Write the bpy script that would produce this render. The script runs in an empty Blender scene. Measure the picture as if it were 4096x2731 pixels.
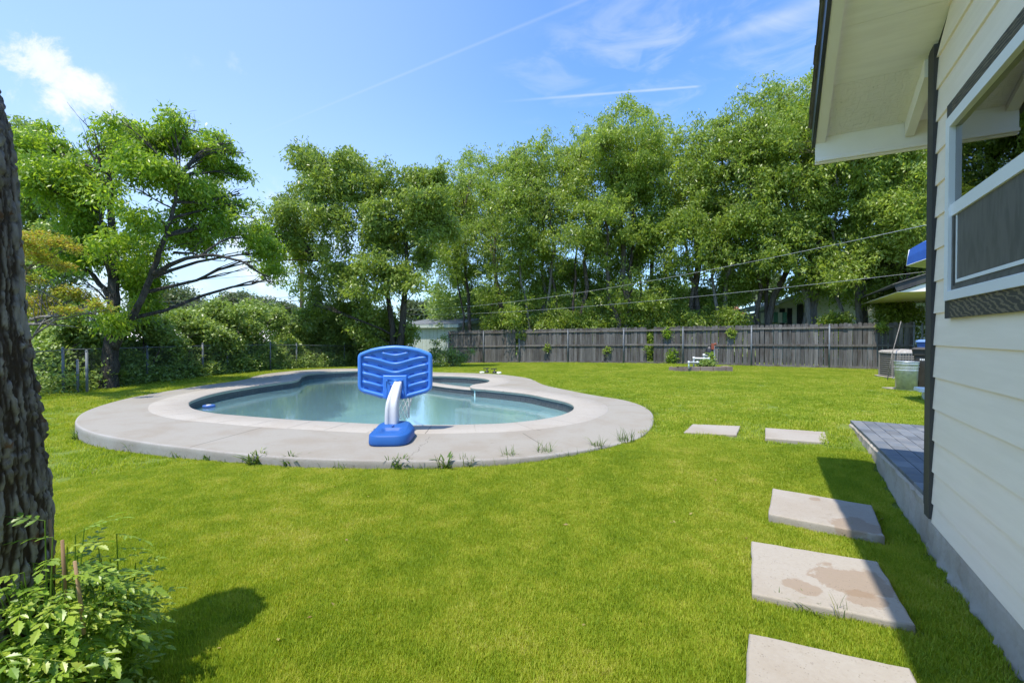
import bpy, math, random
import numpy as np
from mathutils import Vector, Matrix
from mathutils.geometry import tessellate_polygon
R = math.radians
SC = bpy.context.scene
COL = SC.collection
random.seed(7); rng = np.random.default_rng(7)

# ------------------------------------------------ camera
EYE = 1.42
FPX = 1850.0                       # focal length in pixels of the 4096 wide photograph
PITCH = math.atan(23.5 / FPX)
cam_d = bpy.data.cameras.new('camera'); cam = bpy.data.objects.new('camera', cam_d); COL.objects.link(cam)
cam.location = (0, 0, EYE); cam.rotation_euler = (math.pi/2 - PITCH, 0, 0)
cam_d.sensor_width = 36; cam_d.lens = FPX / 4096 * 36; cam_d.clip_start = .05; cam_d.clip_end = 3000
SC.camera = cam

def ray(sx, sy):
    x = (sx - 2048) / FPX; yc = (1365.5 - sy) / FPX
    c, s = math.cos(PITCH), math.sin(PITCH)
    return Vector((x, c + yc * s, yc * c - s))          # camera forward (0,c,-s), up (0,s,c)
def onz(sx, sy, z=0.0):                                 # point of the photograph on a level plane
    d = ray(sx, sy); k = (z - EYE) / d.z
    return Vector((d.x*k, d.y*k, z))
def atY(sx, sy, Y):
    d = ray(sx, sy); k = Y / d.y
    return Vector((d.x*k, Y, EYE + d.z*k))
K = 4096/2352
def onz2(x, y, z=0.0): return onz(x*K, y*K, z)
def atY2(x, y, Y): return atY(x*K, y*K, Y)

# ------------------------------------------------ sun, sky, exposure
SUN_D = Vector((.245, .325, -1)).normalized()           # direction the light travels
sun_el = math.asin(-SUN_D.z); sun_az = math.atan2(-SUN_D.x, -SUN_D.y)
sl = bpy.data.lights.new('sun', 'SUN'); sl.energy = 2.25; sl.angle = R(.53); sl.color = (1, .945, .83)
so = bpy.data.objects.new('sun', sl); COL.objects.link(so)
so.rotation_euler = SUN_D.to_track_quat('-Z', 'Y').to_euler(); so.location = (-5, -5, 20)

class NT:
    def __init__(s, tree): s.t = tree; s.n = tree.nodes; s.l = tree.links
    def new(s, typ, **kw):
        n = s.n.new(typ)
        for k, v in kw.items(): setattr(n, k, v)
        return n
    def put(s, sock, v):
        if v is None: return
        if isinstance(v, bpy.types.NodeSocket): s.l.new(v, sock)
        else: sock.default_value = v
    def math(s, op, a, b=None, c=None, clamp=False):
        n = s.new('ShaderNodeMath', operation=op, use_clamp=clamp)
        s.put(n.inputs[0], a); s.put(n.inputs[1], b); s.put(n.inputs[2], c); return n.outputs[0]
    def vmath(s, op, a, b=None, out=0):
        n = s.new('ShaderNodeVectorMath', operation=op)
        s.put(n.inputs[0], a); s.put(n.inputs[1], b); return n.outputs[out]
    def noise(s, vec, scale, detail=4, rough=.55, dist=0, col=False):
        n = s.new('ShaderNodeTexNoise'); s.put(n.inputs['Vector'], vec)
        n.inputs['Scale'].default_value = scale; n.inputs['Detail'].default_value = detail
        n.inputs['Roughness'].default_value = rough; n.inputs['Distortion'].default_value = dist
        return n.outputs[1 if col else 0]
    def voro(s, vec, scale, feature='F1', out='Distance', rand=1):
        n = s.new('ShaderNodeTexVoronoi', feature=feature); s.put(n.inputs['Vector'], vec)
        n.inputs['Scale'].default_value = scale; n.inputs['Randomness'].default_value = rand
        return n.outputs[out]
    def mapr(s, v, a, b, c=0., d=1., smooth=True):
        n = s.new('ShaderNodeMapRange', interpolation_type='SMOOTHSTEP' if smooth else 'LINEAR')
        s.put(n.inputs[0], v)
        for i, q in enumerate((a, b, c, d)): n.inputs[i+1].default_value = q
        return n.outputs[0]
    def mix(s, f, a, b, mode='MIX'):
        n = s.new('ShaderNodeMix', data_type='RGBA', blend_type=mode)
        s.put(n.inputs[0], f)
        s.put(n.inputs[6], (*a, 1) if isinstance(a, tuple) and len(a) == 3 else a)
        s.put(n.inputs[7], (*b, 1) if isinstance(b, tuple) and len(b) == 3 else b)
        return n.outputs[2]
    def ramp(s, f, stops):
        n = s.new('ShaderNodeValToRGB'); s.put(n.inputs[0], f); e = n.color_ramp.elements
        while len(e) < len(stops): e.new(.5)
        for el, (p, c) in zip(e, stops): el.position = p; el.color = (*c, 1)
        return n.outputs[0]
    def scale(s, vec, v3):
        n = s.new('ShaderNodeMapping'); s.put(n.inputs[0], vec); n.inputs['Scale'].default_value = v3; return n.outputs[0]
    def sep(s, v):
        n = s.new('ShaderNodeSeparateXYZ'); s.put(n.inputs[0], v); return n.outputs
    def bump(s, h, strength=.3, dist=.01, normal=None):
        n = s.new('ShaderNodeBump'); s.put(n.inputs['Height'], h); n.inputs['Strength'].default_value = strength
        n.inputs['Distance'].default_value = dist; s.put(n.inputs['Normal'], normal); return n.outputs[0]

world = bpy.data.worlds.new('World'); SC.world = world; world.use_nodes = True
W = NT(world.node_tree); W.n.clear()
sky = W.new('ShaderNodeTexSky', sky_type='NISHITA', sun_disc=False, sun_elevation=sun_el, sun_rotation=sun_az)
sky.air_density = 1.0; sky.dust_density = .4; sky.ozone_density = 2.2; sky.altitude = 200
tc = W.new('ShaderNodeTexCoord').outputs['Generated']
vdir = W.vmath('NORMALIZE', tc)
def dird(sx, sy): return tuple(ray(sx, sy).normalized())
def blobmask(sx, sy, rad_in, rad_out):
    d = W.vmath('DOT_PRODUCT', vdir, dird(sx, sy), out=1)
    return W.mapr(d, math.cos(rad_out), math.cos(rad_in))
def streak(p, q, half_p, half_q, amount):
    a = Vector(dird(*p)); b = Vector(dird(*q)); n = a.cross(b).normalized(); t = (b - a).normalized()
    across = W.math('ABSOLUTE', W.vmath('DOT_PRODUCT', vdir, tuple(n), out=1))
    along = W.vmath('DOT_PRODUCT', vdir, tuple(t), out=1)
    ta, tb = a.dot(t), b.dot(t)
    k = W.mapr(along, ta, tb, half_p, half_q, smooth=False)
    body = W.math('SUBTRACT', 1., W.math('DIVIDE', across, k), clamp=True)
    front = W.mapr(W.vmath('DOT_PRODUCT', vdir, tuple((a+b).normalized()), out=1), .0, .2)
    e = .12 * (tb - ta)
    ends = W.math('MULTIPLY', W.mapr(along, ta - e, ta + 4*e), W.mapr(along, tb + .3*e, tb - .1*e))
    return W.math('MULTIPLY', W.math('MULTIPLY', W.math('MULTIPLY', body, ends), front), amount)
n1 = W.noise(vdir, 9, 7, .62, .25)
n2 = W.noise(W.scale(vdir, (2.2, 2.2, 7)), 3.0, 7, .6, .7)
def wisp(sx, sy, rin, rout, lo, hi, n): return W.math('MULTIPLY', blobmask(sx, sy, rin, rout), W.mapr(n, lo, hi))
n3 = W.noise(vdir, 15, 8, .68, .3)
def hard(sx, sy, rad, soft, amp=.30):                   # cumulus: a lumpy edge from noise added to the distance
    d = W.math('ARCCOSINE', W.vmath('DOT_PRODUCT', vdir, dird(sx, sy), out=1))
    d2 = W.math('ADD', d, W.math('MULTIPLY', W.math('SUBTRACT', n3, .5), amp))
    return W.mapr(d2, rad + soft, rad - soft)
parts = [W.math('MULTIPLY', hard(225, 285, .034, .022, .20), .75), W.math('MULTIPLY', hard(345, 350, .022, .03, .20), .55),
         W.math('MULTIPLY', hard(790, 245, .000, .014, .1), .2), W.math('MULTIPLY', hard(915, 255, .000, .016, .12), .22),
         W.math('MULTIPLY', wisp(1100, 1090, .02, .22, .46, .66, n1), .55),
         W.math('MULTIPLY', wisp(700, 1050, .05, .3, .48, .68, n1), .4),
         W.math('MULTIPLY', wisp(2500, 190, .02, .16, .45, .75, n2), .20),
         W.math('MULTIPLY', wisp(3000, 270, .05, .22, .42, .75, n2), .25),
         W.math('MULTIPLY', wisp(2150, 290, .01, .10, .45, .7, n2), .12),
         streak((1000, 550), (2340, 0), .002, .0045, .10),
         streak((2040, 405), (2785, 347), .0035, .0028, .30),
         streak((2800, 190), (3300, 10), .008, .03, .22),
         streak((2330, 178), (2560, 232), .006, .02, .12)]
cl = parts[0]
for p_ in parts[1:]: cl = W.math('SUBTRACT', W.math('ADD', cl, p_), W.math('MULTIPLY', cl, p_))
zc = W.sep(vdir)[2]
hz = W.mapr(zc, .50, -.05, 0, .42)
left = W.math('MULTIPLY', W.mapr(W.vmath('DOT_PRODUCT', vdir, dird(-700, 200), out=1), .45, 1., 0, .34), 1.)
veil = W.math('ADD', hz, left, clamp=True)
SKYB = 1.75
skyc = W.vmath('MULTIPLY', sky.outputs[0], (1.22*SKYB*.225, 1.08*SKYB*.345, .48*SKYB))
c1 = W.mix(veil, skyc, (2.0, 2.5, 2.95))
c2 = W.mix(cl, c1, (2.75, 2.8, 2.85))
bg = W.new('ShaderNodeBackground'); W.put(bg.inputs[0], c2); bg.inputs[1].default_value = .145
wo = W.new('ShaderNodeOutputWorld'); W.l.new(bg.outputs[0], wo.inputs[0])
SC.view_settings.view_transform = 'Standard'; SC.view_settings.look = 'None'
SC.view_settings.exposure = 1.48; SC.view_settings.gamma = 1; SC.view_settings.use_curve_mapping = False
SC.render.engine = 'CYCLES'; SC.cycles.use_denoising = True; SC.cycles.max_bounces = 8
SC.cycles.transparent_max_bounces = 16; SC.cycles.diffuse_bounces = 4; SC.cycles.caustics_reflective = False

# ------------------------------------------------ materials
def newmat(name):
    m = bpy.data.materials.new(name); m.use_nodes = True; t = NT(m.node_tree)
    b = m.node_tree.nodes['Principled BSDF']; return m, t, b
def objvec(t, rnd=True, kind='Object'):
    v = t.new('ShaderNodeTexCoord').outputs[kind]
    if rnd:
        r = t.new('ShaderNodeObjectInfo').outputs['Random']
        c = t.new('ShaderNodeCombineXYZ'); t.put(c.inputs[0], t.math('MULTIPLY', r, 37.)); t.put(c.inputs[1], t.math('MULTIPLY', r, 91.))
        v = t.vmath('ADD', v, c.outputs[0])
    return v
def pm(name, c1, c2=None, scale=3., rough=.7, bump=.2, bscale=60., stretch=(1,1,1), var=.12, metal=0., spec=.5, bdist=.004, contrast=(.35,.65)):
    m, t, b = newmat(name); c2 = c2 or tuple(x*.8 for x in c1)
    v = t.scale(objvec(t), stretch)
    f = t.mapr(t.noise(v, scale, 6, .6), *contrast)
    col = t.mix(f, c1, c2)
    if var:
        r = t.new('ShaderNodeObjectInfo').outputs['Random']
        k = t.mapr(r, 0, 1, 1-var, 1+var, smooth=False)
        col = t.vmath('SCALE', col); t.n[-1].inputs['Scale'].default_value = 1; t.put(t.n[-1].inputs['Scale'], k)
    t.put(b.inputs['Base Color'], col); b.inputs['Roughness'].default_value = rough
    b.inputs['Metallic'].default_value = metal; b.inputs['Specular IOR Level'].default_value = spec
    if bump: t.put(b.inputs['Normal'], t.bump(t.noise(v, bscale, 5, .65), bump, bdist))
    return m
M = {}
def leafmat(name, cols, trans=.46, rough=.38, spec=.35):
    m, t, b = newmat(name)
    at = t.new('ShaderNodeAttribute', attribute_name='rnd').outputs['Fac']
    oi = t.new('ShaderNodeObjectInfo').outputs['Random']
    at = t.math('ADD', at, t.mapr(oi, 0, 1, -.06, .06, smooth=False), clamp=True)
    col = t.ramp(at, [(i/(len(cols)-1), c) for i, c in enumerate(cols)])
    t.put(b.inputs['Base Color'], col); b.inputs['Roughness'].default_value = rough; b.inputs['Specular IOR Level'].default_value = spec
    tr = t.new('ShaderNodeBsdfTranslucent'); t.put(tr.inputs[0], t.vmath('MULTIPLY', col, (1.55, 1.6, .9)))
    mx = t.new('ShaderNodeMixShader'); mx.inputs[0].default_value = trans
    t.l.new(b.outputs[0], mx.inputs[1]); t.l.new(tr.outputs[0], mx.inputs[2])
    t.l.new(mx.outputs[0], t.n['Material Output'].inputs[0]); return m
M['leaf_row'] = leafmat('leaf_row', [(.13,.185,.042), (.21,.29,.052), (.30,.385,.066), (.40,.46,.095)], spec=.5)
M['leaf_pecan'] = leafmat('leaf_pecan', [(.10,.18,.022), (.175,.285,.028), (.27,.38,.036), (.38,.46,.06)], .5, spec=.5)
M['leaf_dark'] = leafmat('leaf_dark', [(.13,.18,.044), (.205,.28,.055), (.285,.365,.067), (.38,.44,.095)], spec=.5)
M['leaf_hedge'] = leafmat('leaf_hedge', [(.13,.19,.055), (.20,.285,.068), (.28,.37,.088), (.38,.46,.14)], .35, spec=.6)
M['leaf_far'] = leafmat('leaf_far', [(.085,.115,.055), (.12,.155,.07), (.155,.185,.085)], .3)
M['leaf_gold'] = leafmat('leaf_gold', [(.36,.20,.06), (.38,.32,.05), (.30,.36,.05), (.20,.30,.05)], .45)
M['leaf_vine'] = leafmat('leaf_vine', [(.10,.19,.024), (.19,.31,.034), (.31,.42,.042), (.43,.47,.075)], .4, .38, .6)
M['leaf_weed'] = leafmat('leaf_weed', [(.05,.10,.02), (.09,.16,.03), (.15,.21,.04), (.3,.27,.12)], .35)

m, t, b = newmat('grass_blade')
pos = t.new('ShaderNodeNewGeometry').outputs['Position']
at = t.new('ShaderNodeAttribute', attribute_name='rnd').outputs['Fac']
big = t.noise(pos, .75, 4, .6); mid = t.noise(pos, 4.5, 4, .6)
f = t.math('ADD', t.math('MULTIPLY', at, .48), t.math('ADD', t.math('MULTIPLY', t.mapr(big, .34, .66), .22), t.math('MULTIPLY', t.mapr(mid, .34, .70), .26)))
col = t.ramp(f, [(0, (.15,.24,.016)), (.28, (.255,.355,.024)), (.50, (.36,.43,.036)), (.72, (.47,.49,.075)), (1, (.62,.55,.24))])
t.put(b.inputs['Base Color'], col); b.inputs['Roughness'].default_value = .5; b.inputs['Specular IOR Level'].default_value = .3
tr = t.new('ShaderNodeBsdfTranslucent'); t.put(tr.inputs[0], t.vmath('MULTIPLY', col, (1.5, 1.4, .6)))
mx = t.new('ShaderNodeMixShader'); mx.inputs[0].default_value = .45
t.l.new(b.outputs[0], mx.inputs[1]); t.l.new(tr.outputs[0], mx.inputs[2]); t.l.new(mx.outputs[0], t.n['Material Output'].inputs[0])
M['grass'] = m
m, t, b = newmat('lawn_soil')
pos = t.new('ShaderNodeNewGeometry').outputs['Position']
big = t.noise(pos, .75, 4, .6); fine = t.noise(pos, 55, 5, .7)
f = t.math('ADD', t.math('MULTIPLY', t.mapr(big, .3, .7), .4), t.math('MULTIPLY', t.mapr(fine, .3, .7), .6))
t.put(b.inputs['Base Color'], t.ramp(f, [(0, (.075,.12,.010)), (.5, (.14,.20,.014)), (1, (.22,.25,.04))])); b.inputs['Roughness'].default_value = .95
t.put(b.inputs['Normal'], t.bump(fine, .8, .03)); M['soil'] = m

def concrete(name, base, stain, dark, speck=0., rough=.82, joints=(), blots=()):
    m, t, b = newmat(name)
    v = t.new('ShaderNodeNewGeometry').outputs['Position']
    f = t.mapr(t.noise(v, 1.3, 7, .62, .3), .42, .68)
    col = t.mix(f, base, stain)
    st = t.scale(v, (.9, 2.4, 1)); f2 = t.mapr(t.noise(st, 3.2, 8, .7, .6), .60, .74)
    col = t.mix(t.math('MULTIPLY', f2, .75), col, dark)
    for (p, rad) in blots:
        dd_ = t.vmath('LENGTH', t.vmath('SUBTRACT', v, (p.x, p.y, p.z)), out=1); dd_ = t.math('ADD', dd_, t.math('MULTIPLY', t.math('SUBTRACT', t.noise(v, 6, 6, .6, .5), .5), rad*1.7))
        col = t.mix(t.math('MULTIPLY', t.mapr(dd_, rad, rad*.86), .55), col, (.235,.155,.095))
    g = t.noise(v, 45, 4, .6); col = t.mix(t.math('MULTIPLY', t.mapr(g, .35, .75), .16), col, dark)
    h = t.noise(v, 120, 4, .7)
    if speck:
        vo = t.voro(v, 75); pit = t.mapr(vo, .14, .30, 1, 0)
        gate = t.mapr(t.noise(v, 26, 3, .6), .46, .62)
        pit = t.math('MULTIPLY', pit, gate)
        col = t.mix(t.math('MULTIPLY', pit, speck), col, tuple(x*.45 for x in dark))
        h = t.math('SUBTRACT', h, t.math('MULTIPLY', pit, 1.2))
    nr = t.bump(h, .35, .004)
    for (a, b_, wid) in joints:
        a = Vector(a[:2]); q = Vector(b_[:2]); d = (q-a); L = d.length; d /= L; nn = Vector((-d.y, d.x))
        rel = t.vmath('SUBTRACT', v, (a.x, a.y, 0.))
        al = t.vmath('DOT_PRODUCT', rel, (d.x, d.y, 0.), out=1)
        ac = t.vmath('DOT_PRODUCT', rel, (nn.x, nn.y, 0.), out=1)
        if wid < .004: ac = t.math('ADD', ac, t.math('MULTIPLY', t.math('SUBTRACT', t.noise(v, 5, 5, .7), .5), .22))
        ln = t.math('MULTIPLY', t.mapr(t.math('ABSOLUTE', ac), wid, wid*2, 1, 0), t.math('MULTIPLY', t.mapr(al, 0, .02), t.mapr(al, L, L-.02)))
        col = t.mix(t.math('MULTIPLY', ln, .75), col, (.09,.075,.06))
    t.put(b.inputs['Base Color'], col); b.inputs['Roughness'].default_value = rough; b.inputs['Specular IOR Level'].default_value = .3
    t.put(b.inputs['Normal'], nr); return m
# ------------------------------------------------ geometry helpers
class MB:
    def __init__(s): s.v = []; s.f = []; s.sm = []
    def add(s, vs, fs, smooth=False):
        o = len(s.v); s.v += [tuple(p) for p in vs]; s.f += [tuple(i+o for i in q) for q in fs]; s.sm += [smooth]*len(fs)
    def box(s, x0, x1, y0, y1, z0, z1, bev=0.):
        if bev <= 0:
            s.add([(x0,y0,z0),(x1,y0,z0),(x1,y1,z0),(x0,y1,z0),(x0,y0,z1),(x1,y0,z1),(x1,y1,z1),(x0,y1,z1)],
                  [(3,2,1,0),(4,5,6,7),(0,1,5,4),(1,2,6,5),(2,3,7,6),(3,0,4,7)])
        else:
            b = bev; V = [(x0,y0,z0),(x1,y0,z0),(x1,y1,z0),(x0,y1,z0),(x0,y0,z1-b),(x1,y0,z1-b),(x1,y1,z1-b),(x0,y1,z1-b),
                 (x0+b,y0+b,z1),(x1-b,y0+b,z1),(x1-b,y1-b,z1),(x0+b,y1-b,z1)]
            s.add(V, [(3,2,1,0),(8,9,10,11),(0,1,5,4),(1,2,6,5),(2,3,7,6),(3,0,4,7),(4,5,9,8),(5,6,10,9),(6,7,11,10),(7,4,8,11)])
    def hexa(s, p, smooth=False):                        # eight corners: bottom four, top four
        s.add(p, [(3,2,1,0),(4,5,6,7),(0,1,5,4),(1,2,6,5),(2,3,7,6),(3,0,4,7)], smooth)
    def prism(s, poly, a, b, axis='y'):                  # a closed 2D outline pushed from a to b
        n = len(poly)
        def q(p, t): return (p[0], t, p[1]) if axis == 'y' else ((p[0], p[1], t) if axis == 'z' else (t, p[0], p[1]))
        s.add([q(p, a) for p in poly] + [q(p, b) for p in poly],
              [tuple(range(n)), tuple(range(2*n-1, n-1, -1))] + [(i, i+n, (i+1) % n + n, (i+1) % n) for i in range(n)])
    def tube(s, pts, rad, n=8, cap=True):
        pts = [Vector(p) for p in pts]; m = len(pts)
        if not hasattr(rad, '__len__'): rad = [rad]*m
        ref = Vector((.13, .27, 1)).normalized(); vs = []
        for i, p in enumerate(pts):
            d = (pts[min(i+1, m-1)] - pts[max(i-1, 0)]).normalized()
            if abs(d.dot(ref)) > .95: ref = Vector((1, .2, .1)).normalized()
            a = d.cross(ref).normalized(); b = d.cross(a)
            for k in range(n):
                w = 2*math.pi*k/n; vs.append(p + (a*math.cos(w) + b*math.sin(w))*rad[i])
        fs = [(i*n+k, i*n+(k+1) % n, (i+1)*n+(k+1) % n, (i+1)*n+k) for i in range(m-1) for k in range(n)]
        if cap: fs += [tuple(range(n-1, -1, -1)), tuple(range((m-1)*n, m*n))]
        s.add(vs, fs, True)
    def lathe(s, prof, n=24, c=(0,0), smooth=True):
        vs = []
        for (r, z) in prof:
            for k in range(n):
                w = 2*math.pi*k/n; vs.append((c[0]+r*math.cos(w), c[1]+r*math.sin(w), z))
        m = len(prof)
        s.add(vs, [(i*n+k, i*n+(k+1) % n, (i+1)*n+(k+1) % n, (i+1)*n+k) for i in range(m-1) for k in range(n)], smooth)
    def strip(s, rows, closed=False, smooth=True):       # rows of points joined by quads
        n = len(rows[0]); vs = [p for r in rows for p in r]; m = len(rows)
        fs = []
        for i in range(m if closed else m-1):
            j = (i+1) % m
            fs += [(i*n+k, j*n+k, j*n+k+1, i*n+k+1) for k in range(n-1)]
        s.add(vs, fs, smooth)
    def mesh(s, name, mat):
        me = bpy.data.meshes.new(name); me.from_pydata(s.v, [], s.f)
        me.polygons.foreach_set('use_smooth', s.sm)
        if mat: me.materials.append(mat)
        me.update(); return me
    def build(s, name, mat, parent=None, world=False):
        me = s.mesh(name, mat)
        if world and parent is not None:
            me.transform(MW(parent).inverted())
        return place(name, me, parent)
def MW(o):
    m = Matrix.LocRotScale(o.location, o.rotation_euler, o.scale)
    return MW(o.parent) @ m if o.parent else m
def place(name, me, parent=None, loc=(0,0,0), rot=(0,0,0), scale=(1,1,1)):
    o = bpy.data.objects.new(name, me); COL.objects.link(o); o.parent = parent
    o.location = loc; o.rotation_euler = rot; o.scale = scale; return o
def tag(o, label=None, cat=None, group=None, kind=None):
    if label: o['label'] = label
    if cat: o['category'] = cat
    if group: o['group'] = group
    if kind: o['kind'] = kind
    return o
def thing(name, label, cat, loc=(0,0,0), rz=0, group=None, scale=1):
    o = bpy.data.objects.new(name, None); COL.objects.link(o); o.location = loc; o.rotation_euler = (0,0,rz)
    o.scale = (scale,)*3; o.empty_display_size = .1
    return tag(o, label, cat, group)
def bevel(o, w=.01, seg=2, angle=35):
    md = o.modifiers.new('bevel', 'BEVEL'); md.width = w; md.segments = seg; md.limit_method = 'ANGLE'; md.angle_limit = R(angle); return o
def sstep(a, b, x):
    k = np.clip((x-a)/(b-a), 0, 1); return k*k*(3-2*k)

# ------------------------------------------------ numpy meshes of leaves
def quads_mesh(name, V, F, mat, rnd=None, smooth=True):
    me = bpy.data.meshes.new(name); nv, nf = len(V), len(F); k = F.shape[1]
    me.vertices.add(nv); me.vertices.foreach_set('co', np.ascontiguousarray(V, np.float32).ravel())
    me.loops.add(nf*k); me.loops.foreach_set('vertex_index', np.ascontiguousarray(F, np.int32).ravel())
    me.polygons.add(nf); me.polygons.foreach_set('loop_start', np.arange(nf, dtype=np.int32)*k)
    me.polygons.foreach_set('use_smooth', np.full(nf, smooth))
    if rnd is not None:
        a = me.attributes.new('rnd', 'FLOAT', 'FACE'); a.data.foreach_set('value', rnd.astype(np.float32))
    me.materials.append(mat); me.update(calc_edges=True); return me
def unit(a): return a / np.maximum(np.linalg.norm(a, axis=-1, keepdims=True), 1e-9)
def leaf_quads(P, D, Nn, L, Wd, fold=.25):
    """one leaf per row: base P, direction D, normal Nn; kite of four points, tip bent down"""
    S = unit(np.cross(D, Nn)); Nn = np.cross(S, D)
    L = L[:, None]; Wd = Wd[:, None]
    a = P; b = P + D*L*.45 + S*Wd*.5 - Nn*L*.03; c = P + D*L - Nn*L*fold; d = P + D*L*.45 - S*Wd*.5 - Nn*L*.03
    V = np.stack([a, b, c, d], 1).reshape(-1, 3)
    F = np.arange(len(V)).reshape(-1, 4); return V, F
def foliage(sprays, spread, per, L, aspect=.42, droop=.5, up=.6, seed=0, flat=.6):
    """sprays: Nx3 twig ends; each carries leaves along a short drooping twig"""
    g = np.random.default_rng(seed); n = len(sprays)
    az = g.uniform(0, 2*np.pi, n); el = g.normal(-droop*.6, .5, n)
    tw = np.stack([np.cos(az)*np.cos(el), np.sin(az)*np.cos(el), np.sin(el)], 1)
    t = g.uniform(-1, 1, (n, per))
    P = sprays[:, None] + tw[:, None]*t[..., None]*spread + g.normal(0, 1, (n, per, 3))*spread*np.array([.34, .34, .34*flat])
    P[..., 2] -= droop*.25*spread*t*t
    side = unit(np.cross(tw, np.array([0,0,1.]))); sg = np.where(g.random((n, per)) < .5, -1, 1)
    D = tw[:, None]*.7 + side[:, None]*sg[..., None]*.8 + g.normal(0, .45, (n, per, 3)); D[..., 2] -= droop*.7
    D = unit(D).reshape(-1, 3); P = P.reshape(-1, 3)
    N = g.normal(0, .55, (n*per, 3)); N[:, 2] += up; N = unit(N)
    Ls = L*g.uniform(.65, 1.3, n*per)
    V, F = leaf_quads(P, D, N, Ls, Ls*aspect)
    base = np.repeat(g.uniform(0, 1, n), per)
    rnd = np.clip(base*.55 + g.uniform(0, 1, n*per)*.45, 0, 1)
    return V, F, rnd
def in_blob(g, n, c, r, shell=.35, flatten=.85):
    d = unit(g.normal(0, 1, (n, 3))); rr = g.uniform(shell**3, 1, n)**(1/3)
    return np.array(c) + d*rr[:, None]*np.array([r, r, r*flatten])
def limb_path(a, b, g, bend=.12, n=6):
    a = np.array(a, float); b = np.array(b, float); L = np.linalg.norm(b-a)
    off = g.normal(0, bend*L, 3); off[2] = abs(off[2])*.6
    t = np.linspace(0, 1, n)[:, None]; c = (a+b)/2 + off
    P = (1-t)**2*a + 2*t*(1-t)*c + t*t*b
    P[1:-1] += g.normal(0, .012*L, (n-2, 3)); return P
_tab = np.random.default_rng(99).random((32, 32, 32))
def vnoise(P, s):
    q = P/s; i = np.floor(q).astype(int); f = q-i; f = f*f*(3-2*f); r = 0
    for a in (0, 1):
        for b in (0, 1):
            for c in (0, 1):
                r = r + _tab[(i[:,0]+a) % 32, (i[:,1]+b) % 32, (i[:,2]+c) % 32]*(f[:,0] if a else 1-f[:,0])*(f[:,1] if b else 1-f[:,1])*(f[:,2] if c else 1-f[:,2])
    return r
TREES = []
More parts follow.
